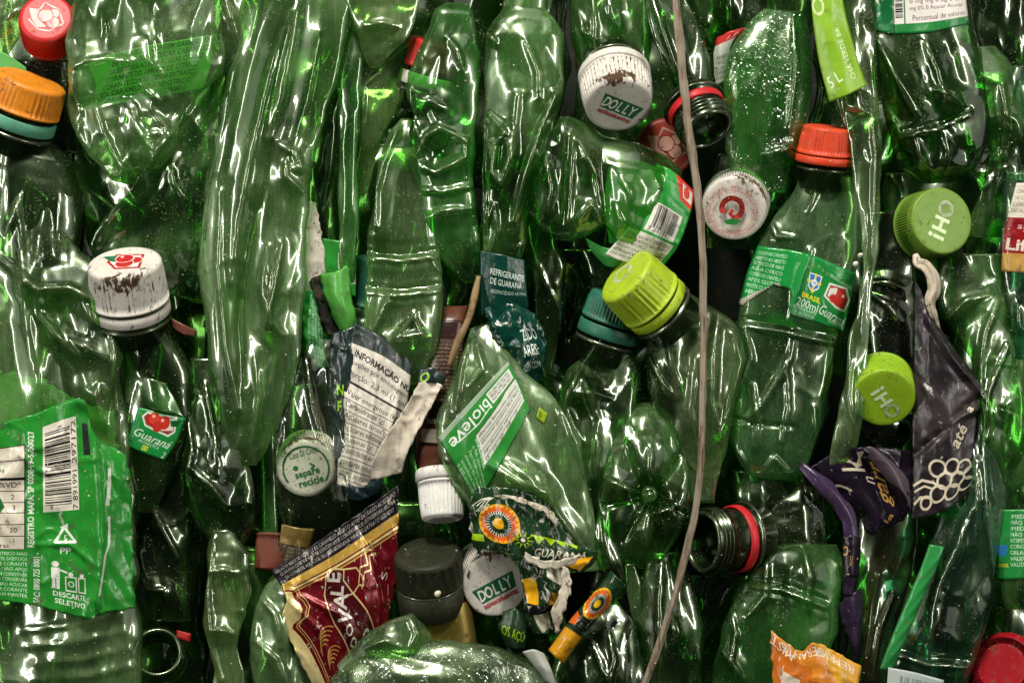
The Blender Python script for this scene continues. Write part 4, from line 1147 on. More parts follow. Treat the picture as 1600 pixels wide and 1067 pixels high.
sheet(t, 'maroon_label', [[(424, 890, 34), (520, 830, 46), (622, 758, 34)], [(446, 934, 36), (535, 890, 52), (622, 835, 32)], [(441, 970, 34), (542, 948, 50), (618, 905, 28)], [(462, 1016, 30), (548, 1002, 44), (606, 968, 22)], [(490, 1074, 22), (548, 1056, 32), (594, 1016, 14)]],
      printed('maroon_label_print', A_, metal=0.35, rough=0.28, dirt=0.5, wear=0.6, thru=0.05), A=3.5, fs=34, ridge=3, seed=82, jag=1.5, creases=[(6, 8, [(450, 935), (500, 985), (520, 1050)]), (6, 8, [(470, 930), (530, 960), (560, 1020)]), (-5, 8, [(560, 820), (590, 880), (600, 950)])])

# olive cap with gold shoulder
t = thing('capped_bottle', 'gold shouldered bottle with a dusty dark olive two-step cap', 'bottle', (675, 920, 20))
ax = (-0.08, 0.89, 0.42)
cc = (667, 862, 40)
c = lathe(t, 'cap', cc, ax, [(0, 0.001), (0, 40), (1, 47), (4, 51), (8, 52), (12, 52, 1.6), (40, 52.5, 1.6), (48, 53), (52, 53.5), (53, 52), (56, 52), (57, 54), (96, 54.5), (100, 53), (100, 40)], M['olive_cap'], nseg=180, knurl=ribs(22)); fix_normals(c)
r_ = lathe(c, 'groove_line', cc, ax, [(53.2, 50), (53.2, 53.4), (55.6, 53.4), (55.6, 50)], M['black'], nseg=90, closed=True)
body(t, 'body', [(632, 736, 940, 4), (632, 738, 958, 6), (636, 742, 985, 6), (640, 748, 1030, 4), (640, 750, 1100, 0)], M['gold'], seed=83, A=1, ridge=0.5, bulge=0.6)
o = lathe(None, 'grit_grain', (684, 927, 88), (0.1, 0.2, 0.9), [(-3, 0.001), (-2, 3.2), (1, 5.2), (4, 4.6)], plastic('pale_grit', (0.6, 0.55, 0.42), dirt=0.5), nseg=20, wob=0.1)
put(o, 'pale grain of grit stuck to the olive cap', 'grit')

# second cap with printed lettering
t = thing('capped_bottle', 'grubby white DOLLY cap facing straight out beside the tribal patterned label', 'bottle', (775, 912, 10))
ax = (0.16, -0.2, 0.96)
cc = (775, 914, 26)
c = cap(t, cc, 51, 58, ax, M['white_cap'], n=90, amp=3.0, edge=0.08, ring=(4, 14, 1.06), ringmat=M['white_cap'])
def dolly():
    A = Art(100, 100); g = rgb('1d5f3c')
    A.poly([(-34, -12), (36, -12), (30, 14), (-28, 14)], g)
    for k, ch in enumerate('DOLLY'):
        A.text(ch, -23 + k * 11.6, 10.5, 19, rgb('e2e2d6'), 0, 'c', 0.62, shear=0.15, bold=0.02)
    A.fit('REFRIGERANTES', -28, 24, 30, 6.2, rgb('b02020'), bold=0.03)
    return A
dolly().ink(c, 'lettering', cc, ax, (0.88, -0.46), 1.0, shift=(-2, 4))
# ---------------------------------------------------------------- upper middle
t = thing('capped_bottle', 'green bottle hanging neck down with a white DOLLY cap, at the top centre', 'bottle', (960, 90, 20))
body(t, 'body', [(885, 1020, -50, -6), (887, 1020, 0, -2), (892, 1018, 45, 2), (898, 1018, 80, 4), (910, 1014, 112, 4), (920, 1010, 135, 2)], M['green'], seed=91, A=2.5, bulge=0.45, ridge=2, creases=[(8, 8, [(950, -10), (955, 20), (962, 38)]), (7, 8, [(903, 20), (912, 50), (925, 60)]), (7, 7, [(925, -10), (930, 40), (928, 75)])])
ax = (0.06, -0.70, 0.71)
cc = (967, 166, 70)
c = cap(t, cc, 52, 58, ax, M['white_cap'], n=50, amp=3.0, ring=(3, 15, 1.09), ringmat=M['white_cap'], taper=0.05)
dolly().ink(c, 'lettering', cc, ax, (46, 16), 0.98, shift=(2, 0))

t = thing('open_bottle', 'green bottle hanging behind the brown stem, open neck with a red ring', 'bottle', (1060, 100, 10))
body(t, 'body', [(1000, 1074, -50, 4), (1004, 1084, 0, 6), (1012, 1100, 40, 10), (1024, 1112, 80, 12), (1036, 1122, 115, 12), (1050, 1126, 145, 10), (1062, 1124, 165, 6)], M['deep'], seed=92, A=3, bulge=0.45, creases=[(9, 8, [(1020, 0), (1040, 60), (1058, 110)]), (7, 7, [(1005, 10), (1020, 70), (1050, 125)])])
open_neck(t, (1106, 204, 52), 43, (0.34, -0.76, 0.55), M['neck'], M['red_ring'], L=70, ring_at=36, ring_h=13)
t = thing('bottle_cap', 'dark red cap with a pale line emblem in the shade below the white DOLLY cap', 'cap', (1040, 235, -60))
cc = (1042, 228, -40)
c = cap(t, cc, 46, 50, (0.05, 0.12, 0.98), M['darkred_cap'], n=70, amp=1.8)
line_logo(rgb('b98a7a'), rgb('6a1d16')).ink(c, 'fruit_emblem', cc, (0.05, 0.12, 0.98), (1, 0.2), 0.8)
t = thing('pebbled_bottle', 'bright green bottle with a pebbled surface, above the white cap with a red swirl', 'bottle', (1200, 150, 5), GROUP_FRONT)
body(t, 'body', [(1198, 1258, 18, -4), (1172, 1268, 40, 2), (1148, 1273, 75, 6), (1132, 1274, 120, 10), (1126, 1270, 165, 10), (1128, 1262, 205, 10), (1138, 1246, 250, 4), (1165, 1226, 300, -8)], M['pebble'], seed=93, A=3, bulge=0.4, ridge=2.5, creases=[(7, 8, [(1240, 30), (1243, 110), (1232, 200)]), (8, 8, [(1200, 240), (1225, 235), (1240, 225)])])
bottle('dark green bottle along the top edge right of the brown stem', [(1075, 1270, -60, -60), (1080, 1270, 0, -60), (1090, 1262, 40, -62), (1110, 1240, 80, -70)], M['deep'], seed=94, A=7, ridge=4)
A_ = Art(50, 90, rgb('b9bfb0')); A_.rect(0, 0, 50, 22, rgb('b2241f')); A_.fit('1,5', 24, 18, 40, 9, rgb('e0d8cc')); A_.lines(6, 50, 40, 5, 8, 6, BK, seed=4)
o = sheet(None, 'label_scrap', [[(1121, 58, 6), (1145, 48, 14), (1172, 42, 10)], [(1116, 78, 6), (1130, 72, 12), (1146, 64, 10)], [(1115, 104, 4), (1126, 104, 8), (1138, 100, 4)], [(1118, 134, 0), (1125, 132, 4), (1134, 128, 0)]], printed('red_white_scrap_print', A_), A=2, seed=95, jag=1.2)
put(o, 'red and white label scrap sticking up at the left side of the pebbled bottle', 'label')
t = thing('capped_bottle', 'bottle with a stained white cap printed with a red swirl and green leaf', 'bottle', (1160, 310, 20))
ax = (-0.16, -0.26, 0.95)
cc = (1147, 326, 36)
c = cap(t, cc, 50, 58, ax, M['white_cap'], n=80, amp=2.7, edge=0.1)
A_ = Art(100, 100); r = rgb('b5453c')
for a0 in (0,): 
    A_.arc('PRODUTO NATURAL ABRA COM CUIDADO MANTENHA FECHADO', 0, 0, 39, 150, 505, 5.5, r); A_.arc('SABOR GUARANA E FRUTAS DO BRASIL CONTEUDO', 0, 0, 32, 130, 480, 4.5, r)
A_.ring(0, 0, 37, 0.8, r); A_.ring(0, -6, 17, 9, rgb('bf4238'), 40, 165, 425); A_.stroke([(10, 9), (2, 9), (-3, 4), (1, -3)], 6, rgb('bf4238')); A_.disc(-15, -2, 5.5, rgb('bf4238'))
A_.poly([(-14, 16), (0, 11), (16, 14), (8, 22), (-8, 22)], rgb('2a7a3a'))
A_.ink(c, 'swirl_emblem', cc, ax, (1, 0.02), 0.92, shift=(-3, 4))
body(t, 'body', [(1120, 1230, 240, -60), (1110, 1225, 280, -56), (1100, 1215, 330, -58), (1100, 1200, 390, -66)], M['deep'], seed=96, A=3)

# bulging bottle bent sideways with a curled label
t = thing('crushed_bottle', 'rounded bottle bent sideways with a groove and a curled label showing a barcode', 'bottle', (930, 290, 20), GROUP_FRONT)
b31 = body(t, 'body', [(818, 270, 822, 300, 10), (828, 226, 836, 345, 22), (848, 202, 856, 366, 26), (882, 190, 892, 374, 28), (915, 205, 922, 368, 22), (938, 224, 948, 358, 20), (968, 228, 966, 384, 24), (1000, 234, 985, 402, 22), (1035, 252, 1005, 405, 14), (1058, 275, 1025, 405, 4)], M['green'], seed=97, A=3.5, bulge=0.5, ridge=3,
           creases=[(-9, 8, [(889, 205), (884, 280), (880, 345)]), (8, 7, [(896, 215), (892, 290), (888, 345)]), (8, 8, [(852, 245), (862, 290), (858, 330)]), (9, 8, [(905, 340), (925, 320), (942, 350)]), (7, 7, [(970, 280), (985, 300), (985, 320)]), (7, 7, [(960, 320), (970, 345), (962, 370)]), (7, 7, [(905, 220), (930, 270), (940, 330)])])
sheet(t, 'inner_label', [[(950, 262, 8), (985, 248, 14), (1030, 262, 12)], [(944, 320, 8), (985, 318, 16), (1022, 330, 12)], [(952, 380, 4), (980, 388, 10), (1006, 384, 6)]], plastic('inner_green_film', (0.07, 0.34, 0.07), dirt=0.3), A=2, seed=140)
A_ = Art(130, 150, rgb('2a9a3c'))
A_.poly([(70, 0), (130, 0), (130, 34), (92, 30)], rgb('d43a24')); A_.poly([(92, 4), (124, 6), (126, 26), (100, 24)], rgb('e8e2d8')); A_.disc(108, 14, 9, rgb('d8432c'))
A_.rect(30, 52, 112, 96, rgb('e2dfd2')); A_.bars(40, 54, 64, 34, BK, seed=9, n=46); A_.fit('7 891991', 36, 95, 96, 6.5, BK)
A_.rect(0, 100, 118, 150, rgb('d5d3c4')); A_.lines(4, 110, 54, 6, 7, 5, BK, seed=7); A_.fit('INFORMAÇÃO', 66, 142, 116, 9, BK, bold=0.03); A_.rect(62, 128, 118, 129.5, BK); A_.lines(66, 110, 48, 2, 8, 6, BK, seed=8); A_.rect(60, 100, 62, 150, rgb('2a9a3c'))
A_.lines(74, 44, 40, 1, 6, 5, rgb('d8ecd4'), seed=3)
sheet(t, 'curled_label', [[(1026, 256, 44), (1052, 268, 50), (1086, 300, 30)], [(1015, 296, 52), (1044, 312, 56), (1078, 336, 36)], [(985, 350, 54), (1024, 366, 58), (1060, 384, 36)], [(945, 398, 44), (985, 412, 48), (1034, 418, 30)]], printed('curled_label_print', A_, dirt=0.2, wear=0.15), A=2.5, fs=26, ridge=3, seed=98)
sheet(t, 'green_band', [[(914, 372, 34), (950, 388, 40), (985, 380, 44)], [(924, 392, 30), (950, 402, 38), (978, 398, 40)], [(946, 416, 22), (958, 418, 28), (972, 414, 28)]], plastic('green_label_film', (0.05, 0.33, 0.07), dirt=0.3), A=1.5, seed=99)
bottle('dark green film hanging in the gap right of the teal label', [(824, 862, 350, -16), (828, 878, 410, -12), (836, 880, 470, -12), (840, 876, 540, -16), (846, 868, 610, -24)], M['deep'], seed=100, A=5, creases=[(6, 7, [(830, 380), (850, 440), (872, 480)])])
bottle('dark green crumpled bottle below the bent bottle and left of the teal cap', [(862, 980, 390, -60), (868, 985, 430, -58), (874, 940, 480, -60), (880, 920, 540, -66)], M['dark'], seed=101, A=7, ridge=4)
o = tube(None, 'dry_twig', [(748, 432, 30), (741, 466, 38), (735, 490, 40), (722, 520, 40), (710, 546, 36), (702, 572, 30)], [4, 5, 5.5, 6, 5, 3.5], plastic('pale_brown_bark', (0.26, 0.17, 0.08), dirt=0.8, speck=0.2), wob=0.3, seed=3)
put(o, 'short pale brown twig lying between the brown bottle and the teal label', 'twig')

# bottle with the diagonal green label
t = thing('labelled_bottle', 'pale green bottle lying slanted with a green bioleve label', 'bottle', (800, 690, 30))
b32 = body(t, 'body', [(728, 516, 772, 500, 6), (712, 562, 792, 540, 20), (696, 612, 832, 580, 30), (687, 660, 872, 625, 34), (692, 706, 898, 672, 36), (712, 752, 912, 722, 36), (742, 800, 922, 780, 32), (778, 850, 934, 836, 22), (820, 900, 944, 890, 8)], M['milky'], seed=111, A=3.5, bulge=0.34, ridge=2.5,
           creases=[(9, 9, [(765, 725), (800, 748), (850, 770)]), (8, 8, [(795, 722), (825, 745), (848, 770)]), (8, 8, [(735, 520), (720, 580), (712, 640)]), (9, 8, [(880, 640), (900, 690), (914, 740)]), (7, 8, [(745, 540), (755, 575), (735, 600)]), (6, 7, [(840, 740), (870, 800), (905, 850)])])
LG = rgb('2f8f35')
A_ = Art(162, 120, LG)
A_.rect(0, 0, 162, 8, rgb('9fb59a'))
A_.rect(96, 12, 156, 34, rgb('dfe2d6')); A_.lines(100, 19, 52, 3, 6, 4.6, BK, seed=6, words='REG DO PROD 0021 NO MS 6 2082 ISENTO'.split())
A_.text('bioleve', 92, 16, 21, rgb('eef2e8'), 180, bold=0.01); A_.stroke([(88, 33), (60, 36), (22, 30), (14, 22)], 2, rgb('eef2e8'))
A_.poly([(46, 44), (110, 42), (130, 38), (158, 38), (158, 92), (46, 92)], rgb('d9dccf'))
A_.stroke([(46, 44), (110, 42), (130, 38), (158, 38)], 1.2, BK); A_.rect(46, 56, 158, 57, BK); A_.rect(46, 70, 158, 71, BK); A_.rect(46, 84, 158, 85, BK)
A_.lines(50, 52, 104, 1, 6, 5.5, BK, seed=9, words='Percentual de valores diarios fornecidos pela porcao'.split()); A_.lines(50, 63, 104, 1, 6, 5, BK, seed=10, words='gorduras trans e fibra alimentar'.split()); A_.lines(50, 78, 104, 1, 6, 5, BK, seed=11, words='Nao contem quantidades significativas'.split())
for k in range(5): A_.fit(str((0, 15, 0, 18, 2)[k]), 52 + 20 * k, 91, 60 + 20 * k, 5.5, BK)
A_.fit('INGREDIENTES:', 42, 48, 88, 7, rgb('e6ede0'), 90, bold=0.03)
for k in range(5): A_.lines(34 - 8 * k, 52, 66, 1, 1, 5.4, rgb('cfe3c8'), seed=30 + k, ang=90, words='Água mineral Vitamina B3 B6 INS 202 Acidulante e acessulfame aromatizante hidrante'.split())
A_.rect(40, 96, 162, 120, LG)
sheet(t, 'diagonal_label', [[(684, 684, 0), (740, 622, 0), (794, 564, 0)], [(714, 732, 0), (768, 664, 0), (812, 600, 0)], [(746, 786, 0), (776, 735, 0), (828, 640, 0)]], printed('bioleve_label_print', A_, dirt=0.2, wear=0.1, thru=0.3), A=1.2, ridge=1, seed=112, drape=[b32], lift=1.5)
A_ = Art(60, 40, rgb('9fc79a'))
o = sheet(t, 'yellow_mark', [[(842, 636, 0), (856, 646, 0)], [(838, 652, 0), (850, 662, 0)]], printed('yellow_mark_print', Art(20, 20, rgb('a9c02a')).text('b', 4, 15, 11, rgb('4f7a26'), bold=0.03), thru=0.4), A=0.3, ridge=0, drape=[b32], lift=2, seed=113)

# tribal patterned label
t = thing('patterned_label', 'crumpled dark green label with orange and yellow sunflower-like discs and lime triangles', 'label', (830, 870, 40))
TG, OR, YE, LI, CW = rgb('1f3d22'), rgb('d2611c'), rgb('f0b41e'), rgb('a9d21c'), rgb('e9e6d2')
def mandala(A, x, y, r):
    A.disc(x, y, r, YE, 40)
    for k in range(22):
        a = k * 2 * math.pi / 22
        A.poly([(x + r * .98 * math.cos(a), y + r * .98 * math.sin(a)), (x + r * .78 * math.cos(a - .12), y + r * .78 * math.sin(a - .12)), (x + r * .78 * math.cos(a + .12), y + r * .78 * math.sin(a + .12))], OR)
    A.disc(x, y, r * 0.84, OR, 40); A.disc(x, y, r * 0.62, BK, 36)
    for k in range(30):
        a = k * 2 * math.pi / 30
        A.stroke([(x + r * .46 * math.cos(a), y + r * .46 * math.sin(a)), (x + r * .62 * math.cos(a), y + r * .62 * math.sin(a))], r * 0.05, CW)
    A.disc(x, y, r * 0.46, TG, 30); A.disc(x, y, r * 0.26, YE, 24)
def star(A, x, y, r, c=LI, n=10):
    for k in range(n):
        a = k * 2 * math.pi / n
        A.poly([(x + r * math.cos(a), y + r * math.sin(a)), (x + r * .35 * math.cos(a - .3), y + r * .35 * math.sin(a - .3)), (x + r * .35 * math.cos(a + .3), y + r * .35 * math.sin(a + .3))], c)
    A.disc(x, y, r * .4, TG); A.disc(x, y, r * .2, CW)
A_ = Art(190, 130, TG)
mandala(A_, 50, 62, 34); star(A_, 88, 84, 19)
for k in range(4): A_.poly([(104 + k * 18, 72), (122 + k * 18, 72), (113 + k * 18, 88)], LI)
A_.rect(0, 84, 22, 96, LI); A_.rect(100, 70, 180, 73, LI)
for k in range(4): A_.stroke([(4 + k * 6, 40), (14 + k * 4, 26), (26 + k * 2, 20)], 1.6, CW); A_.stroke([(10 + 4 * k, 50), (20 + 3 * k, 36)], 1.2, CW)
star(A_, 20, 116, 7, YE, 8)
A_.fit('GUARANÁ', 108, 112, 178, 15, CW, 2, bold=0.02); A_.poly([(160, 112), (184, 104), (184, 128), (160, 126)], YE)
sheet(t, 'patterned_panel', [[(746, 757, 74), (800, 764, 84), (846, 775, 76), (872, 800, 64)], [(734, 800, 70), (786, 812, 84), (850, 826, 74), (896, 846, 62)], [(738, 846, 62), (790, 852, 80), (850, 858, 74), (934, 866, 56)], [(752, 868, 54), (790, 876, 70), (842, 884, 66), (912, 892, 48)]],
      printed('tribal_label_print', A_, dirt=0.35, wear=0.9, rough=0.2), A=7, fs=28, ridge=6, seed=121, jag=4.5, cut=None, holes=[[(752, 858), (800, 864), (800, 900), (740, 900)]])
cream = plastic('torn_cream_backing', (0.62, 0.57, 0.45), dirt=1.0, dscale=6, dthr=(0.5, 0.6))
sheet(t, 'torn_edge', [[(772, 772, 88), (800, 774, 92), (850, 790, 82), (876, 812, 70)], [(786, 780, 88), (806, 782, 92), (846, 798, 84), (868, 822, 72)]], cream, A=1.2, fs=10, ridge=1, seed=126, jag=4)
sheet(t, 'torn_edge', [[(822, 862, 84), (850, 876, 86), (890, 872, 74), (908, 868, 66)], [(820, 874, 82), (850, 890, 84), (884, 886, 72), (902, 882, 66)]], cream, A=1.2, fs=10, ridge=1, seed=127, jag=5)
sheet(t, 'torn_edge', [[(880, 884, 62), (894, 896, 60)], [(876, 918, 62), (892, 924, 60)], [(862, 950, 60), (880, 958, 58)], [(866, 984, 46), (874, 988, 44)]], cream, A=1.2, fs=10, ridge=1, seed=128, jag=5)
A_ = Art(80, 120, TG); A_.poly([(0, 30), (24, 24), (30, 66), (10, 70)], YE); A_.poly([(50, 50), (80, 56), (76, 84), (46, 76)], YE); A_.poly([(10, 66), (60, 70), (50, 90), (0, 84)], BK); A_.poly([(46, 0), (80, 6), (64, 40), (44, 24)], CW); A_.poly([(20, 84), (50, 80), (60, 110), (30, 116)], rgb('a9a78e'))
sheet(t, 'hanging_shred', [[(812, 872, 42), (845, 876, 54), (880, 880, 38)], [(816, 920, 44), (850, 922, 56), (892, 916, 34)], [(818, 955, 40), (846, 960, 50), (880, 948, 30)], [(834, 990, 28), (850, 992, 36), (868, 984, 24)]], printed('shred_print', A_, wear=0.9, rough=0.18), A=7, fs=22, ridge=5, seed=122, jag=4)
A_ = Art(60, 60, TG); A_.fit('OS AÇÚ', 4, 40, 56, 16, LI, 8, bold=0.01)
sheet(t, 'lower_flap', [[(786, 955, 34), (806, 950, 46), (822, 962, 34)], [(780, 980, 34), (802, 984, 48), (822, 990, 34)], [(790, 1010, 24), (804, 1014, 36), (818, 1012, 24)]], printed('flap_print', A_, dirt=0.2), A=3, fs=24, seed=123, jag=2)
A_ = Art(120, 40, TG); mandala(A_, 40, 20, 22); A_.poly([(86, 0), (120, 0), (120, 40), (82, 40)], rgb('c98f1c'))
for k in range(5): A_.rect(62 + k * 4.5, 0, 64 + k * 4.5, 40, BK)
A_.poly([(62, 0), (80, 0), (76, 14), (66, 12)], OR); A_.rect(0, 0, 8, 40, TG)
gr = []
for x, y in ((966, 902), (938, 938), (906, 974), (868, 1026)):
    gr.append((x, y))
G_ = []
for k, off in enumerate((-16, -8, 0, 8, 16)):
    G_.append([(x + off * 0.72, y + off * 0.69, 46 + 17 * math.cos(off / 16 * 1.35)) for x, y in gr])
sheet(t, 'rolled_strip', G_, printed('rolled_strip_print', A_, dirt=0.9, wear=0.5, rough=0.15), A=3, fs=16, seed=124, ridge=2.5)

# teal capped bottle
t = thing('capped_bottle', 'dark green bottle with a teal cap tucked under the yellow-green cap', 'bottle', (930, 600, 0))
ax = (0.30, 0.94, 0.14)
cap(t, (968, 462, 8), 45, 44, ax, M['teal_cap'], n=50, amp=3.0, ring=(4, 20, 1.07), ringmat=M['teal_cap'])
body(t, 'body', [(920, 992, 545, 0), (908, 1000, 568, 4), (888, 1000, 600, 8), (872, 994, 640, 10), (862, 988, 690, 10), (866, 980, 745, 8), (876, 970, 800, 2), (884, 960, 850, -8)], M['green'], seed=131, A=3, bulge=0.45, tilt=10, ridge=2.5,
     creases=[(9, 8, [(905, 582), (888, 612), (884, 632)]), (9, 8, [(912, 592), (922, 620), (932, 650)]), (8, 7, [(932, 662), (933, 700), (930, 745)]), (8, 8, [(885, 640), (898, 670), (912, 692)]), (6, 7, [(895, 615), (925, 612), (955, 622)])])
# yellow-green cap with its crushed body
t = thing('capped_bottle', 'clear green crushed bottle with a yellow-green cap pointing up and left, in the centre', 'bottle', (1060, 560, 20))
ax = (-0.66, 0.60, 0.36)
cc = (976, 430, 72)
c = cap(t, cc, 51, 62, ax, M['lime_cap'], n=40, amp=3.9, group=10, ring=(3, 16, 1.05), ringmat=M['lime_cap'])
A_ = Art(60, 60); A_.ring(-8, 0, 13, 5, rgb('dfe9c0')); A_.ink(c, 'lettering', cc, ax, (0.7, 0.75), 1.2)
body(t, 'body', [(1008, 1052, 450, -6), (1010, 1110, 478, 6), (1008, 1146, 510, 14), (1008, 1162, 560, 20), (1014, 1154, 615, 22), (1028, 1146, 670, 22), (1046, 1132, 730, 18), (1072, 1122, 785, 4)], M['grey'], seed=132, A=3.5, bulge=0.36, ridge=3,
     creases=[(13, 12, [(1128, 462), (1116, 540), (1113, 630), (1126, 676)]), (10, 9, [(1146, 520), (1158, 565), (1140, 640), (1126, 680)]), (8, 8, [(1040, 515), (1050, 570), (1062, 600)]), (8, 8, [(1030, 488), (1060, 478), (1080, 492)]), (7, 8, [(1088, 560), (1078, 640), (1090, 700)]), (7, 8, [(1015, 560), (1035, 600), (1055, 620)])])
# bottle base facing out
t = thing('crushed_bottle', 'bottle lying with its lobed base facing out, a moulded pip in the middle', 'bottle', (1008, 760, 20), GROUP_FRONT)
cr = [(-9, 9, [(1015, 772), (1015 + 70 * math.cos(a), 772 + 90 * math.sin(a))]) for a in (0.4, 1.25, 2.2, 2.95, 4.2, 5.5)]
b26 = body(t, 'body', [(985, 1025, 632, 0), (962, 1052, 655, 12), (946, 1066, 690, 20), (937, 1076, 735, 25), (934, 1078, 780, 26), (940, 1072, 825, 24), (956, 1050, 862, 14), (985, 1024, 888, 0)], M['green'], seed=133, A=2.5, bulge=0.4, ridge=2,
           creases=cr + [(8, 7, [(944, 745), (970, 760), (1002, 770)]), (8, 7, [(1016, 700), (1015, 740), (1014, 760)]), (7, 7, [(1012, 790), (1008, 830), (1010, 850)]), (7, 7, [(1030, 800), (1060, 790), (1070, 800)])], dents=[(1015, 772, 24, 8)])
p_ = lathe(t, 'moulded_pip', (1015, 772, 26 + 22), (0.05, 0, 1), [(-6, 0.001), (-5, 3), (-3, 4), (-2, 6), (-3.5, 7), (-2, 9), (0, 11), (5, 13)], M['green'], nseg=36); fix_normals(p_)
bottle('green film bottle hanging below the lobed base, crossed by the brown stem', [(1012, 1064, 862, -8), (1000, 1084, 915, 2), (1000, 1096, 970, 6), (1008, 1102, 1030, 6), (1016, 1096, 1100, 2)], M['deep'], seed=134, A=3.5, creases=[(10, 9, [(1034, 880), (1030, 950), (1032, 1067)]), (7, 7, [(1050, 960), (1060, 990), (1052, 1010)])])
bottle('dark green bottle shoulder at the bottom edge left of the brown stem', [(918, 962, 920, -6), (896, 985, 965, 4), (876, 1000, 1010, 8), (862, 1010, 1060, 8), (855, 1015, 1120, 4)], M['deep'], seed=135, A=3, creases=[(7, 8, [(950, 985), (960, 1030), (950, 1067)]), (7, 8, [(925, 1005), (940, 1040), (955, 1070)])], dents=[(910, 1030, 22, 5)])
bottle('pale film edge between the rolled patterned strip and the hanging film bottle', [(976, 990, 880, 10), (978, 1000, 910, 12), (984, 1002, 950, 10), (992, 1006, 985, 4)], M['pale'], seed=136, A=2)
bottle('narrow green film fold between the slanted bottle and the lobed base', [(935, 950, 780, 24), (928, 958, 830, 28), (932, 972, 880, 26), (950, 980, 905, 20), (955, 972, 935, 8)], M['green'], seed=137, A=3, creases=[(7, 6, [(938, 800), (945, 860), (965, 900)])])
# stem
bark = plastic('dry_stem_bark', (0.27, 0.225, 0.165), dirt=1.0, dscale=5, dthr=(0.42, 0.58), stretch=(1, 1, 0.06), speck=0.3, rough=0.75, bump=0.8)
o = tube(None, 'dry_branch', [(1050, -60, 96), (1055, 0, 98), (1066, 100, 100), (1076, 200, 102), (1090, 300, 100), (1098, 400, 98), (1099, 500, 96), (1098, 600, 96), (1096, 700, 94), (1088, 790, 90), (1068, 880, 84), (1042, 970, 78), (1012, 1056, 70), (985, 1130, 60)], [6.5, 6.5, 6.0, 6.0, 6.0, 5.7, 5.7, 5.3, 5.3, 5.3, 5.3, 5.3, 5.3, 5.0],
         bark, nseg=28, wob=0.22, lines=0.10, seed=5, step=4)
put(o, 'long thin dry brown stem running from the top edge down to the bottom edge', 'stem')
# ---------------------------------------------------------------- right side
t = thing('labelled_bottle', 'small green bottle with a red-orange cap and a torn soda label with a football crest', 'bottle', (1250, 470, 10))
ax = (0.10, 0.97, 0.2)
cap(t, (1294, 198, 26), 39, 44, ax, M['redorange_cap'], n=50, amp=3.3, group=7, taper=0.10, ring=(1, 12, 1.16), ringmat=M['redorange_cap'])
b12 = body(t, 'body', [(1250, 1338, 270, 0), (1240, 1342, 296, 4), (1222, 1346, 325, 6), (1198, 1346, 365, 8), (1178, 1340, 410, 8), (1166, 1332, 455, 8), (1156, 1320, 495, 8), (1154, 1314, 515, 8), (1148, 1306, 560, 8), (1142, 1294, 610, 8), (1138, 1280, 665, 8), (1140, 1268, 700, 6), (1158, 1258, 730, 0), (1178, 1240, 748, -8)],
           M['soda'], seed=141, A=1.8, bulge=0.42, tilt=9, ridge=2, wide=0.25,
           creases=[(-8, 8, [(1150, 496), (1220, 506), (1305, 524)]), (7, 6, [(1150, 508), (1220, 518), (1300, 536)]), (9, 8, [(1166, 520), (1174, 560), (1150, 620)]), (10, 9, [(1242, 515), (1234, 560), (1195, 625), (1165, 660)]), (10, 9, [(1266, 392), (1250, 440), (1236, 500)]), (7, 7, [(1270, 280), (1275, 300), (1262, 330)]), (7, 8, [(1272, 640), (1276, 690), (1268, 720)]), (8, 7, [(1176, 600), (1184, 660), (1180, 700)]), (8, 7, [(1228, 560), (1232, 640), (1222, 690)]), (-6, 6, [(1140, 652), (1180, 662), (1240, 666)]), (8, 7, [(1190, 740), (1210, 715), (1232, 738)]), (7, 7, [(1150, 700), (1166, 726)]), (6, 7, [(1200, 340), (1215, 370), (1240, 372)])])
GB = rgb('1c8a3c')
A_ = Art(170, 96, GB)
A_.lines(4, 14, 50, 8, 9, 6, rgb('cfe6cd'), seed=12)
A_.poly([(0, 88), (52, 52), (60, 58), (10, 96), (0, 96)], rgb('b8b4a4'))
A_.poly([(96, 24), (118, 24), (116, 44), (107, 52), (98, 44)], rgb('e6e6e0')); A_.poly([(98, 26), (116, 26), (114, 43), (107, 49), (100, 43)], rgb('2f7fc0')); A_.stroke([(107, 24), (107, 52)], 3, rgb('f0d43a')); A_.stroke([(96, 36), (118, 36)], 3, rgb('f0d43a')); A_.disc(107, 37, 5, rgb('f2f2ee')); A_.fit('CBF', 103, 39, 111, 4, rgb('2a5fa0'))
for k in range(5): star(A_, 92 + k * 8, 16 + abs(k - 2) * 3 - 4, 3.2, rgb('f0d43a'), 5)
A_.fit('BRASIL', 92, 63, 124, 8, rgb('e6d83a'), 4, bold=0.03)
A_.fit('200ml', 86, 78, 122, 14, rgb('f0f2ea'), 4); A_.fit('REFRIGERANTE', 84, 84, 122, 5.5, rgb('e8f0e4'), 3); A_.fit('DE GUARANÁ', 84, 90, 120, 5, rgb('e8f0e4'), 3); A_.fit('AROMATIZADO', 84, 95, 118, 4, rgb('e8f0e4'), 3)
A_.fit('ORIGINAL DO BRASIL', 128, 20, 168, 5, rgb('e8f0e4'), 10)
A_.stroke([(132, 30), (160, 28), (168, 44), (164, 64), (150, 62), (128, 50)], 3, rgb('e9e4da'), True); A_.poly([(134, 32), (158, 30), (165, 44), (162, 62), (150, 60), (131, 49)], rgb('b52420')); A_.poly([(134, 36), (146, 32), (146, 56), (132, 48)], rgb('e4ded4')); A_.disc(154, 46, 10, rgb('c8281e')); A_.disc(143, 50, 7, rgb('c8281e')); A_.disc(157, 41, 2.6, rgb('f4cfc6'))
A_.fit('Guaraná', 124, 80, 168, 17, rgb('f0f2ea'), 12, shear=0.25); A_.fit('ANTARCTICA', 142, 88, 168, 5, rgb('e8f0e4'), 12)
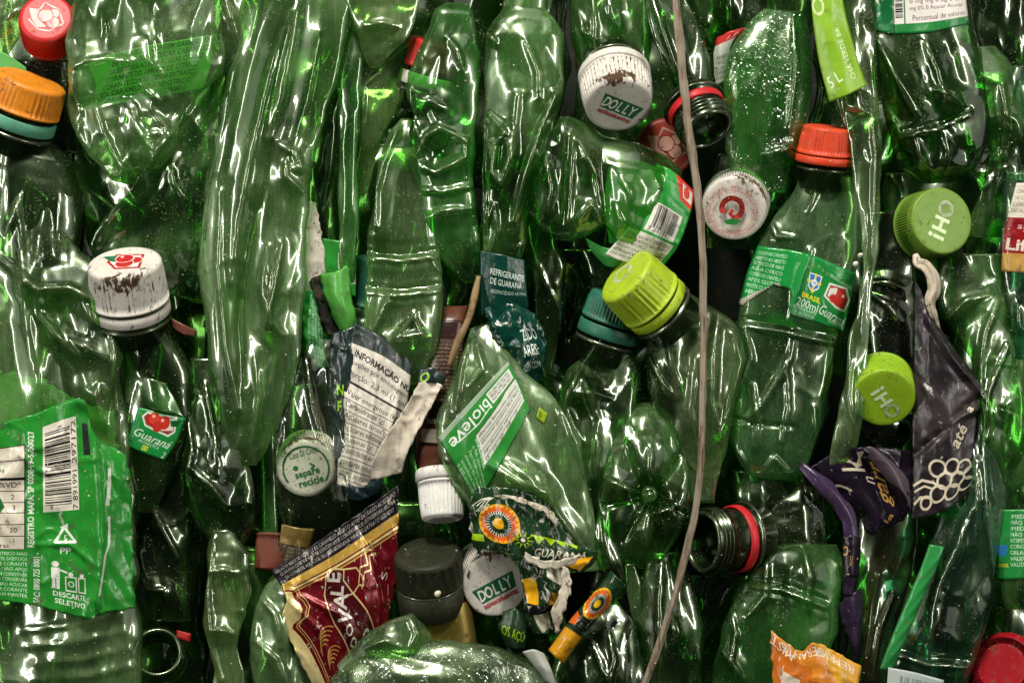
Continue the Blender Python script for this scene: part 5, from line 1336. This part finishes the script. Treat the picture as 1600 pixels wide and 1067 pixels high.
sheet(t, 'soda_label', [[(1184, 384, 0), (1260, 396, 0), (1338, 428, 0)], [(1168, 424, 0), (1248, 444, 0), (1328, 472, 0)], [(1154, 476, 0), (1236, 492, 0), (1318, 518, 0)]], printed('soda_label_print', A_, dirt=0.15, wear=0.25, rough=0.18), A=1.2, ridge=1.2, seed=142, drape=[b12], lift=1.6,
      holes=[[(1150, 480), (1156, 478), (1212, 444), (1236, 452), (1234, 470), (1232, 510), (1140, 510)]])

sheet(t, 'label_inside', [[(1176, 440, 6), (1240, 446, 14), (1320, 470, 6)], [(1160, 500, 4), (1235, 512, 12), (1308, 530, 4)]], plastic('label_back_film', (0.09, 0.34, 0.13), dirt=0.4), A=1.5, seed=179)
t = thing('labelled_bottle', 'long narrow film bottle, flattened edge-on, with a lime label reading 5 L', 'bottle', (1330, 350, 40))
b13 = body(t, 'body', [(1268, 1362, -50, 22), (1272, 1366, 0, 26), (1280, 1370, 60, 32), (1290, 1373, 110, 36), (1302, 1376, 160, 40), (1318, 1377, 200, 44), (1332, 1377, 250, 48), (1340, 1375, 310, 50), (1346, 1371, 370, 52), (1346, 1367, 430, 52), (1338, 1362, 490, 52), (1326, 1358, 550, 50), (1318, 1356, 600, 48), (1310, 1350, 640, 42), (1302, 1338, 690, 32), (1296, 1322, 730, 16)], M['grey'], seed=143, A=3, fs=30, bulge=0.42, ridge=2.5,
           creases=[(10, 8, [(1325, 165), (1362, 178), (1368, 240), (1366, 330), (1360, 400)]), (8, 7, [(1338, 140), (1342, 165), (1352, 178)]), (8, 7, [(1352, 330), (1356, 370), (1350, 440), (1345, 520)]), (8, 7, [(1330, 560), (1325, 620), (1332, 660)]), (6, 6, [(1340, 580), (1340, 640), (1326, 690)])])
LM = rgb('86b32a')
A_ = Art(84, 200, LM); A_.ring(16, 44, 13, 5, rgb('cfe0a0'), 20); A_.fit('5 L', 12, 182, 44, 19, rgb('e4efcc'), -18, bold=0.01); A_.fit('CHÁ VERDE BR', 70, 176, 70 + 96, 10, rgb('dcebbd'), -96, bold=0.01)
sheet(t, 'lime_label', [[(1266, -30, 60), (1290, -30, 66), (1312, -30, 60)], [(1270, 30, 62), (1295, 30, 72), (1322, 26, 60)], [(1280, 98, 64), (1308, 96, 76), (1340, 92, 62)], [(1296, 160, 64), (1322, 150, 76), (1354, 134, 64)]], printed('lime_label_print', A_, dirt=0.3, wear=0.15), A=1.5, seed=144, ridge=1)
for k, (x, y) in enumerate(((1337, 412), (1345, 398))):
    o = lathe(None, 'grit_grain', (x, y, 84), (0.1, 0.2, 0.9), [(-3, 0.001), (-2, 2.6), (1, 4.2 - k), (4, 3.4)], plastic('white_grit', (0.7, 0.68, 0.6), dirt=0.3), nseg=18, wob=0.12, seed=k)
    put(o, ['larger white grain of grit beside the football crest label', 'smaller white grain of grit at the edge of the narrow film bottle'][k], 'grit')

t = thing('labelled_bottle', 'dark green bottle hanging base down with a white ingredients label, at the upper right', 'bottle', (1450, 130, 10))
b14 = body(t, 'body', [(1362, 1508, -50, 4), (1366, 1512, 10, 6), (1370, 1518, 55, 8), (1376, 1530, 105, 10), (1382, 1542, 155, 10), (1388, 1547, 200, 10), (1394, 1544, 235, 6), (1406, 1532, 262, 0), (1432, 1502, 286, -14)], M['deep'], seed=145, A=3, bulge=0.42, tilt=-3, ridge=2.5,
           creases=[(10, 9, [(1372, 65), (1402, 120), (1440, 180)]), (8, 8, [(1378, 80), (1412, 150), (1450, 210)]), (-8, 8, [(1412, 205), (1468, 192), (1514, 170)]), (7, 6, [(1412, 214), (1468, 200), (1516, 178)]), (8, 8, [(1445, 62), (1465, 110), (1482, 165)]), (7, 8, [(1460, 140), (1490, 150), (1505, 165)]), (9, 8, [(1430, 215), (1438, 245), (1452, 262)]), (8, 8, [(1475, 210), (1482, 240), (1470, 262)])], dents=[(1500, 235, 24, 12), (1412, 250, 16, 8)])
A_ = Art(120, 90, rgb('dcd6d0')); A_.rect(0, 74, 120, 90, rgb('1f7a38')); A_.lines(26, 20, 88, 4, 11, 7, rgb('5a4650'), seed=14, words='Gorduras 0g Sodio 15 mg Valor Acucar 0% Proteinas alimentares 0 0 g'.split()); A_.fit('Percentual de valores', 30, 70, 116, 9, rgb('4a3640')); A_.bars(2, 0, 12, 66, BK, seed=3, horiz=True); A_.rect(16, 0, 18, 74, rgb('1f7a38'))
sheet(t, 'ingredients_label', [[(1396, -30, 0), (1450, -36, 0), (1508, -34, 0)], [(1397, 10, 0), (1452, 6, 0), (1510, 2, 0)], [(1398, 54, 0), (1455, 50, 0), (1514, 38, 0)]], printed('ingredients_label_print', A_, dirt=0.25), A=1.2, ridge=1, seed=146, drape=[b14], lift=1.6)
sheet(t, 'green_strip', [[(1362, -30, 0), (1380, -30, 0), (1396, -30, 0)], [(1368, 48, 0), (1384, 52, 0), (1397, 54, 0)]], printed('green_strip_print', Art(40, 80, rgb('156b38')).text('il', 4, 58, 9, rgb('c9d8cc')), wear=1.0, metal=0.3), A=1.2, seed=147, drape=[b14], lift=1.6)

bottle('folded dark green film draped right of the hanging bottle, above the lime cap reading iHO', [(1512, 1552, 74, -20), (1520, 1578, 110, -14), (1534, 1590, 160, -10), (1546, 1594, 220, -8), (1540, 1590, 280, -12), (1515, 1580, 330, -20), (1490, 1560, 370, -30)], M['green'], seed=148, A=5, ridge=4, creases=[(9, 8, [(1536, 120), (1565, 128), (1572, 180), (1566, 240)]), (8, 8, [(1575, 180), (1590, 190), (1598, 230)]), (7, 8, [(1500, 300), (1540, 290), (1566, 262)])])
bottle('blackish green bottle in the top right corner', [(1515, 1680, -60, -50), (1520, 1690, 0, -46), (1530, 1690, 60, -46), (1545, 1690, 110, -52)], M['dark'], seed=149, A=6, ridge=3)
bottle('teal green film edge at the right edge below the top corner', [(1585, 1690, 105, -20), (1574, 1690, 140, -14), (1582, 1690, 200, -14), (1596, 1690, 260, -18)], M['teal'], seed=150, A=3)
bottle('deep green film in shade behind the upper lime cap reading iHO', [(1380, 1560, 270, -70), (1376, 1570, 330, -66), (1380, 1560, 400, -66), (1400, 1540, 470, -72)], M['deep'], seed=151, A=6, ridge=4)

def iho(ang_scale=1.0):
    A = Art(100, 100); w = rgb('cfe3b0')
    A.rect(-30, -8, -23, 14, w); A.disc(-26.5, -14, 4.5, w, 16)
    A.rect(-16, -16, -9, 14, w); A.rect(4, -16, 11, 14, w); A.rect(-16, -4, 11, 3, w)
    A.ring(28, -1, 12, 6.5, w, 30)
    return A
t = thing('capped_bottle', 'dark bottle with a dusty lime cap printed iHO, above the white twisted wrapper end', 'bottle', (1462, 345, 0))
ax = (0.30, 0.10, 0.95)
cc = (1472, 345, 34)
c = cap(t, cc, 52, 58, ax, M['lime_cap2'], n=80, amp=2.1, edge=0.07)
iho().ink(c, 'lettering', cc, ax, (22, -58), 0.86, shift=(-1, 4))
body(t, 'neck', [(1400, 1500, 310, -90), (1396, 1496, 350, -88), (1400, 1490, 400, -92)], M['dark'], seed=152, A=2)
t = thing('capped_bottle', 'black bottle hanging neck down with a bright lime cap printed iHO, the lower one', 'bottle', (1388, 520, 0))
body(t, 'body', [(1352, 1424, 330, -40), (1350, 1428, 390, -28), (1352, 1430, 450, -18), (1356, 1432, 510, -12), (1360, 1430, 555, -10), (1366, 1422, 580, -14)], M['black'], seed=153, A=2, bulge=0.5, creases=[(7, 7, [(1362, 460), (1385, 475), (1405, 500)]), (6, 6, [(1360, 440), (1390, 442), (1410, 450)])])
ax = (-0.08, -0.42, 0.90)
cc = (1381, 622, 58)
c = cap(t, cc, 48, 60, ax, M['green_cap'], n=90, amp=2.0, edge=0.08)
iho().ink(c, 'lettering', cc, ax, (31, 36), 0.74, shift=(0, 4))
bottle('smoky film cup around the lower lime cap', [(1326, 1348, 600, 0), (1322, 1372, 630, 4), (1326, 1420, 660, 4), (1345, 1425, 682, 0), (1370, 1410, 700, -8)], M['black'], seed=154, A=3, bulge=0.5)

# purple wrapper
t = thing('drink_wrapper', 'crumpled dark purple drink wrapper printed with a cream bunch of grapes', 'wrapper', (1440, 700, 40))
PU, CM, GO = rgb('251f23'), rgb('d8ceb4'), rgb('c79a4a')
def grape(A, pts, r, c=CM, w=4):
    for x, y in pts: A.ring(x, y, r, w, c, 24)
A_ = Art(110, 370, PU)
A_.poly([(0, 240), (0, 150), (60, 190), (84, 150), (110, 150), (110, 200), (40, 260)], rgb('3c3336'))  # lighter grey-brown band: a sheen painted into the print
grape(A_, [(40, 298), (66, 296), (90, 302), (54, 318), (78, 322), (104, 318), (44, 338), (70, 342), (96, 338)], 13)
A_.stroke([(2, 326), (16, 318), (34, 320), (44, 326)], 4, CM); A_.stroke([(4, 334), (20, 326), (36, 330)], 3, CM); A_.ring(24, 350, 9, 4, CM); A_.stroke([(4, 350), (14, 342), (30, 342)], 4, CM)
A_.text('até', 76, 268, 22, CM, -62, shear=0.3, bold=0.02); A_.text('a', 96, 208, 16, CM, -70, shear=0.3, bold=0.02)
wm = printed('purple_wrapper_print', A_, dirt=0.35, wear=0.35, rough=0.3)
sheet(t, 'front_panel', [[(1430, 440, 20), (1441, 455, 30), (1450, 486, 22)], [(1428, 520, 34), (1460, 525, 48), (1494, 548, 30)], [(1427, 590, 40), (1478, 600, 58), (1534, 606, 34)], [(1426, 660, 42), (1478, 668, 58), (1526, 662, 38)], [(1426, 730, 44), (1476, 735, 58), (1522, 724, 42)], [(1425, 812, 40), (1470, 800, 52), (1519, 768, 40)]],
      wm, A=4, fs=40, ridge=2.5, seed=161, jag=1, creases=[(12, 12, [(1452, 500), (1490, 560), (1532, 610)]), (-8, 8, [(1528, 620), (1480, 665), (1430, 710)]), (9, 8, [(1526, 640), (1500, 650), (1470, 672)]), (6, 7, [(1440, 600), (1452, 615), (1456, 640)])])
PD = rgb('1f1724')
A_ = Art(150, 130, PD)
for k in range(3): A_.stroke([(44 + 6 * k, 14), (70 - 4 * k, 30 + k), (78 + 3 * k, 8)], 3, CM)
A_.stroke([(40, 30), (70, 38)], 5, CM)
A_.text('garr', 92, 92, 26, GO, -82, shear=0.3, bold=0.01); A_.text('la', 96, 124, 22, GO, -82, shear=0.3, bold=0.01); A_.text('n', 76, 60, 18, CM, -82, shear=0.3); A_.stroke([(0, 40), (20, 50), (30, 62)], 4, CM)
sheet(t, 'folded_panel', [[(1256, 738, 12), (1300, 708, 26), (1348, 698, 36), (1424, 704, 22)], [(1292, 764, 14), (1330, 748, 26), (1372, 742, 22), (1424, 750, 22)], [(1338, 800, 10), (1362, 802, 20), (1392, 798, 20), (1424, 790, 20)], [(1352, 832, 4), (1364, 836, 12), (1380, 824, 12), (1412, 814, 12)]],
      printed('purple_folded_print', A_, dirt=0.25, rough=0.18), A=5, fs=34, ridge=4, seed=162, jag=1.5, creases=[(14, 14, [(1345, 700), (1380, 720), (1415, 770), (1424, 812)])])
sheet(t, 'side_fold', [[(1342, 706, 40), (1362, 698, 52), (1396, 722, 38)], [(1358, 716, 44), (1392, 730, 56), (1420, 752, 38)], [(1386, 750, 42), (1412, 770, 54), (1425, 800, 36)]], plastic('purple_grey_film', (0.075, 0.055, 0.07), dirt=0.6, rough=0.35), A=2, seed=163)
tube(t, 'rolled_strip', [(1252, 728, 16), (1276, 750, 28), (1304, 778, 32), (1326, 810, 34), (1330, 845, 34), (1327, 885, 32), (1324, 930, 26)], [7, 11, 13, 11, 13, 11, 9], plastic('dark_purple_film', (0.035, 0.02, 0.05), dirt=0.5, rough=0.25, bump=0.7), nseg=24, flat=0.7, wob=0.3, lines=0.06, seed=4)
A_ = Art(40, 60, PD); A_.text('O', 10, 30, 14, GO, -85, bold=0.02); A_.fit('RIO', 22, 44, 36, 8, GO, -85); A_.text('LA', 14, 56, 9, CM, 175)
sheet(t, 'printed_fold', [[(1318, 838, 42), (1332, 836, 48), (1346, 840, 36)], [(1318, 900, 40), (1330, 900, 46), (1342, 902, 34)]], printed('fold_print', A_, dirt=0.2, rough=0.2), A=1, seed=164)
sheet(t, 'torn_tail', [[(1306, 946, 20), (1326, 930, 30), (1346, 918, 18)], [(1316, 972, 20), (1332, 960, 28), (1347, 950, 18)], [(1328, 1006, 14), (1336, 1000, 20), (1346, 990, 12)], [(1338, 1036, 6), (1341, 1030, 10), (1345, 1020, 6)]], plastic('purple_tail_film', (0.03, 0.018, 0.045), dirt=0.5, rough=0.25), A=2.5, seed=165, jag=2)
tube(t, 'twisted_end', [(1430, 398, 44), (1434, 410, 48), (1446, 416, 52), (1456, 432, 52), (1458, 452, 50), (1452, 470, 48), (1458, 492, 44), (1466, 516, 34)], [5, 9, 9, 8, 8, 7, 6, 3], plastic('cream_twisted_film', (0.55, 0.48, 0.36), dirt=1.0, dscale=6, dthr=(0.5, 0.6), bump=0.6), nseg=24, step=3, wob=0.4, lines=0.2, seed=6)

bottle('crumpled green bottle film right of the purple wrapper', [(1482, 1556, 400, -14), (1468, 1566, 445, -6), (1474, 1576, 495, 0), (1500, 1580, 540, 4), (1524, 1572, 590, 8), (1528, 1596, 640, 10), (1524, 1606, 700, 10), (1520, 1594, 770, 6), (1512, 1576, 840, 0)], M['green'], seed=171, A=5, bulge=0.34, ridge=4,
       creases=[(10, 9, [(1560, 470), (1540, 520), (1532, 570), (1535, 640)]), (9, 8, [(1575, 540), (1545, 610), (1535, 700)]), (8, 8, [(1480, 500), (1510, 470), (1545, 460)]), (8, 8, [(1565, 640), (1590, 650), (1598, 680)])])
t = thing('labelled_bottle', 'clear bottle at the right edge with a red, white and gold label', 'bottle', (1600, 380, 0))
b = body(t, 'body', [(1578, 1680, 270, -6), (1570, 1690, 320, 0), (1562, 1690, 380, 4), (1562, 1690, 440, 4), (1564, 1690, 500, 4), (1570, 1690, 560, 0)], M['teal'], seed=172, A=2.5, creases=[(7, 7, [(1590, 480), (1592, 510), (1606, 520)])])
A_ = Art(60, 140, rgb('cfc8b8')); A_.lines(4, 16, 54, 4, 10, 6, rgb('6a5a50'), seed=3); A_.rect(0, 54, 60, 110, rgb('8c1219')); A_.fit('Life', 4, 104, 48, 18, rgb('d9d0c4'), 4, bold=0.03); A_.fit('sis', 18, 72, 40, 11, rgb('d9d0c4'), 4); A_.rect(0, 110, 60, 140, rgb('b08a3c'))
sheet(t, 'brand_label', [[(1588, 286, 0), (1640, 286, 0)], [(1570, 360, 0), (1632, 362, 0)], [(1564, 424, 0), (1630, 428, 0)]], printed('red_white_label_print', A_, dirt=0.9, wear=0.6), A=4, fs=20, seed=173, drape=[b], lift=1.6)

t = thing('labelled_bottle', 'large teal bottle lying slanted at the lower right with a rolled green label', 'bottle', (1490, 860, 10))
body(t, 'body', [(1502, 1588, 620, 0), (1492, 1586, 690, 4), (1480, 1580, 750, 6), (1462, 1572, 815, 10), (1442, 1560, 880, 12), (1424, 1548, 940, 14), (1408, 1532, 1000, 14), (1394, 1514, 1045, 12), (1388, 1498, 1090, 8), (1385, 1485, 1130, 0)], M['teal'], seed=174, A=2.5, bulge=0.42, tilt=8, ridge=2,
     creases=[(11, 10, [(1530, 720), (1526, 780), (1496, 850), (1466, 920), (1450, 1000)]), (9, 9, [(1536, 630), (1538, 720), (1542, 800), (1556, 914)]), (8, 8, [(1506, 800), (1500, 860), (1480, 920)]), (7, 8, [(1475, 930), (1465, 970), (1452, 1005)]), (-7, 8, [(1400, 1010), (1450, 1026), (1510, 1030)]), (6, 7, [(1400, 1022), (1450, 1038), (1510, 1042)]), (7, 7, [(1520, 700), (1530, 780), (1520, 850)])])
GS = plastic('green_rolled_film', (0.022, 0.22, 0.05), dirt=0.4, rough=0.16)
body(t, 'rolled_label', [(1452, 1476, 852, 58), (1438, 1462, 890, 60), (1419, 1442, 935, 60), (1400, 1423, 980, 60), (1384, 1406, 1020, 58), (1374, 1393, 1046, 52)], GS, seed=175, A=0.6, ridge=0, bulge=0.5, tilt=10, creases=[(5, 6, [(1478 - k * 16, 856 + k * 36), (1438 - k * 16, 906 + k * 36)]) for k in range(6)])
sheet(t, 'grey_label', [[(1388, 1042, 62), (1430, 1050, 68), (1475, 1062, 60)], [(1384, 1090, 62), (1428, 1100, 68), (1470, 1110, 58)]], printed('grey_label_print', Art(90, 40, rgb('aeb8b4')).bars(20, 8, 60, 30, rgb('6f7a78'), seed=8), rough=0.2), A=1, seed=176)
t = thing('labelled_bottle', 'bottle at the right edge with a green storage-advice label and a small football crest', 'bottle', (1600, 780, 0))
b = body(t, 'body', [(1552, 1690, 560, -10), (1550, 1690, 640, -4), (1552, 1690, 720, 0), (1556, 1690, 800, 2), (1562, 1690, 880, 0), (1576, 1690, 950, -8)], M['green'], seed=177, A=3, creases=[(8, 8, [(1560, 580), (1575, 640), (1565, 700)])])
A_ = Art(80, 110, rgb('238a3c')); A_.lines(18, 14, 60, 9, 9.5, 6.5, rgb('e3efdf'), seed=15, words='NÃO CONGELAR CONSERVAR IMEDIATO VALIDADE RESPEITE CARTÃO GELADO'.split()); A_.poly([(2, 56), (14, 56), (13, 70), (8, 76), (3, 70)], rgb('2f7fc0')); A_.fit('BRASIL', 0, 90, 16, 5.5, rgb('e6d83a'), bold=0.03)
sheet(t, 'advice_label', [[(1562, 796, 20), (1600, 796, 30), (1650, 800, 36)], [(1558, 850, 20), (1600, 850, 32), (1650, 852, 38)], [(1558, 906, 20), (1600, 904, 30), (1650, 904, 36)]], printed('advice_label_print', A_, dirt=0.25), A=1.2, seed=178, drape=[b], lift=2)
t = thing('bottle_cap', 'big glossy dark red cap in the lower right corner', 'cap', (1560, 1040, 0))
cap(t, (1566, 1042, 20), 60, 60, (-0.42, 0.36, 0.83), plastic('glossy_red_cap', (0.26, 0.005, 0.010), dirt=0.8, rough=0.3, speck=0.3, spec=0.15), n=80, amp=1.2, edge=0.35)

bottle('pale green bottle with a lobed top at the bottom edge, above the orange label', [(1212, 1304, 850, 0), (1190, 1316, 868, 10), (1168, 1314, 900, 18), (1148, 1308, 945, 20), (1130, 1300, 990, 22), (1116, 1290, 1035, 22), (1106, 1280, 1100, 16)], M['bright'], seed=181, A=3.5, bulge=0.42, tilt=3, ridge=2,
       creases=[(-8, 8, [(1165, 905), (1220, 910), (1290, 938)]), (7, 6, [(1165, 915), (1220, 920), (1290, 948)]), (9, 9, [(1256, 858), (1266, 900), (1262, 950)]), (9, 8, [(1198, 880), (1196, 930), (1170, 960)]), (7, 8, [(1140, 950), (1150, 990), (1140, 1040)]), (7, 7, [(1115, 1000), (1140, 1030), (1160, 1060)])])
A_ = Art(150, 110, rgb('d8862a')); A_.poly([(0, 0), (70, 40), (60, 110), (0, 110)], rgb('c46a1c')); A_.poly([(80, 0), (150, 0), (150, 110), (110, 60)], rgb('e0a52c')); A_.poly([(20, 50), (50, 60), (40, 100), (10, 90)], rgb('d9cdb8')); A_.disc(70, 90, 26, rgb('b54a1a'))
A_.text('REFRIGERANTE', 142, 10, 16, rgb('f0e8da'), 183, sx=0.82); A_.text('MISTO', 40, 14, 17, rgb('f0e8da'), 200, sx=0.8)
o = sheet(None, 'torn_orange_label', [[(1203, 984, 78), (1248, 1016, 84), (1276, 1004, 84), (1344, 1040, 60)], [(1206, 1040, 78), (1250, 1052, 86), (1288, 1050, 84), (1340, 1075, 60)], [(1208, 1110, 76), (1250, 1110, 82), (1290, 1110, 80), (1336, 1115, 60)]], printed('orange_label_print', A_, dirt=0.4, wear=0.8), A=3, fs=30, ridge=3, seed=182, jag=2.5)
put(o, 'torn orange soft drink label with upside-down lettering at the bottom edge', 'label')
t = thing('open_bottle', 'dusty dark bottle lying sideways, its open neck with a red ring pointing left', 'bottle', (1180, 850, 20))
open_neck(t, (1096, 846, 44), 50, (-0.86, -0.02, 0.50), M['neck'], M['red_ring'], L=110, ring_at=58, ring_h=14, wob=0.02)
body(t, 'body', [(1190, 795, 1190, 905, -26), (1215, 780, 1222, 915, -24), (1250, 760, 1262, 920, -26), (1285, 770, 1296, 900, -34)], M['dark'], seed=183, A=4, bulge=0.5)
bottle('green film bottle between the small soda bottle and the open red-ringed neck', [(1135, 1265, 735, -34), (1140, 1282, 775, -28), (1160, 1288, 820, -30), (1185, 1280, 870, -40)], M['deep'], seed=184, A=5, ridge=4, creases=[(8, 8, [(1265, 790), (1245, 830), (1220, 860)])])
bottle('dark film in shade below the lobed base and right of the brown stem', [(1090, 1180, 900, -60), (1085, 1170, 960, -56), (1090, 1150, 1030, -56), (1095, 1140, 1100, -60)], M['dark'], seed=185, A=6)
bottle('yellowish smoky bottle standing in shade left of the rolled green label', [(1345, 1425, 800, -40), (1340, 1430, 870, -34), (1342, 1410, 950, -24), (1345, 1392, 1020, -14), (1345, 1385, 1100, -10)], pet('yellowish_dark_plastic', (0.22, 0.24, 0.06), (0.03, 0.2), (0.14, 0.13, 0.05)), seed=186, A=3, creases=[(8, 7, [(1395, 930), (1375, 980), (1362, 1060)]), (6, 6, [(1370, 900), (1362, 960), (1352, 1030)])])

# ---------------------------------------------------------------- bottom edge and dark gaps on the left
t = thing('pebbled_bottle', 'pale pebbled bottle lying across the bottom edge below the gold shouldered bottle', 'bottle', (690, 1060, 40), GROUP_FRONT)
body(t, 'body', [(516, 1056, 520, 1110, 34), (552, 1026, 556, 1140, 44), (612, 1004, 614, 1160, 50), (690, 995, 690, 1170, 54), (762, 1006, 758, 1170, 50), (822, 1030, 816, 1150, 42), (862, 1062, 856, 1130, 30)], M['pebpale'], seed=191, A=4, bulge=0.5, ridge=2)
bottle('small green bottle corner rising over the maroon label at the bottom', [(528, 1040, 536, 1070, 40), (566, 1000, 580, 1062, 54), (608, 970, 624, 1048, 60), (644, 957, 656, 1030, 56), (672, 988, 678, 1018, 42)], M['pale'], seed=192, A=2.5, bulge=0.5, creases=[(8, 8, [(640, 965), (652, 990), (640, 1015)]), (7, 8, [(575, 1010), (600, 1000), (625, 1010)])])
o = sheet(None, 'film_scrap', [[(816, 1018, 62), (834, 1014, 70), (850, 1020, 62)], [(834, 1040, 60), (850, 1042, 68), (862, 1046, 58)], [(850, 1064, 54), (860, 1068, 60), (870, 1072, 52)]], plastic('greyish_white_film', (0.42, 0.44, 0.38), dirt=0.4), A=2, seed=193)
put(o, 'greyish white film scrap at the bottom edge, right of the pale pebbled bottle', 'film')
bottle('blackish green crumpled bottle hanging below the fruit label', [(215, 290, 690, -36), (208, 302, 760, -32), (206, 290, 840, -32), (212, 298, 910, -34), (225, 290, 970, -40)], M['dark'], seed=194, A=5, ridge=5, creases=[(8, 7, [(236, 790), (256, 830), (278, 870)]), (7, 7, [(230, 920), (255, 922), (262, 945)])])
bottle('dark green crushed bottle with a sharp ridge, below the tip of the long flattened bottle', [(296, 332, 560, -12), (290, 346, 620, -4), (286, 356, 680, 0), (284, 392, 730, 4), (296, 402, 785, 2), (318, 398, 835, -6), (335, 372, 880, -16)], M['deep'], seed=195, A=4, ridge=4, creases=[(10, 8, [(290, 640), (300, 700), (292, 740), (300, 780)]), (8, 8, [(296, 730), (330, 760), (352, 790)]), (7, 7, [(320, 600), (335, 680), (340, 740)])])
bottle('grey-green folded bottle at the bottom edge, two bottles left of the maroon label', [(334, 362, 828, 8), (322, 386, 868, 14), (318, 390, 920, 16), (314, 380, 970, 16), (320, 374, 1010, 12), (328, 384, 1050, 8), (320, 392, 1110, 4)], M['olive'], seed=196, A=4, ridge=4, creases=[(9, 8, [(334, 840), (324, 920), (330, 1010), (345, 1060)]), (8, 8, [(325, 893), (350, 890), (368, 894)]), (7, 7, [(325, 985), (350, 985), (362, 990)])])
bottle('dark green film in shade at the bottom edge just left of the maroon label', [(372, 450, 880, -30), (376, 460, 950, -24), (385, 470, 1020, -20), (390, 480, 1100, -20)], M['green'], seed=197, A=5, ridge=4)
t = thing('open_bottle', 'dark green bottle seen into its open neck, near the bottom left', 'bottle', (243, 1020, -30))
open_neck(t, (246, 1018, -4), 40, (0.14, 0.36, 0.92), M['deep'], None, L=70)
o = sheet(None, 'red_scrap', [[(276, 984, -20), (298, 990, -16)], [(276, 996, -20), (297, 1003, -18)]], plastic('red_film', (0.45, 0.02, 0.015), dirt=0.4), A=1, seed=198)
put(o, 'tiny red plastic scrap in the dark gap near the open neck at the bottom left', 'scrap')
# ---------------------------------------------------------------- loose grit lying on whatever faces the camera
dg = bpy.context.evaluated_depsgraph_get()
dg.update()
rg = random.Random(77)
gv, gf, gm = [], [], []
spots = [(rg.uniform(0, 1600), rg.uniform(0, 1067), rg.uniform(25, 70), rg.randint(10, 34)) for _ in range(70)]
pts_ = [(rg.uniform(0, 1600), rg.uniform(0, 1067)) for _ in range(900)]
for sx_, sy_, sr, nn in spots:
    pts_ += [(sx_ + rg.gauss(0, sr), sy_ + rg.gauss(0, sr)) for _ in range(nn)]
eye = Vector((0, -DC * S, 0))
for px, py in pts_:
    tgt = Vector(W(np.array([px, py, 0.0])).tolist())
    hit, loc_, nor, _, ob_, _ = sc.ray_cast(dg, eye, (tgt - eye).normalized())
    if not hit or ob_.name.startswith('dark_backing'): continue
    r = S * rg.choice((0.5, 0.6, 0.7, 0.8, 1.0, 1.5))
    q = nor.to_track_quat('Z', 'Y')
    b = len(gv)
    a0 = rg.uniform(0, 6.28)
    n_ = 5
    for k in range(n_):
        a = a0 + k * 2 * math.pi / n_
        gv.append(loc_ + q @ Vector((math.cos(a) * r * rg.uniform(0.6, 1.5), math.sin(a) * r * rg.uniform(0.5, 1.1), 0)))
    gv.append(loc_ + q @ Vector((0, 0, r * rg.uniform(0.5, 1.0))))
    mi_ = rg.choice((0, 0, 0, 1, 2, 2))
    for k in range(n_):
        gf.append((b + k, b + (k + 1) % n_, b + n_)); gm.append(mi_)
grit = link_mesh('grit', np.array([tuple(v) for v in gv]), gf, [plastic('tan_grit', (0.42, 0.36, 0.24), dirt=0), plastic('white_grit_dust', (0.6, 0.58, 0.5), dirt=0), plastic('brown_grit', (0.10, 0.055, 0.025), dirt=0)], smooth=False, matidx=gm)
put(grit, 'fine grit and crumbs of dirt scattered over the bottles', 'grit', kind='stuff')
bpy.context.view_layer.update()
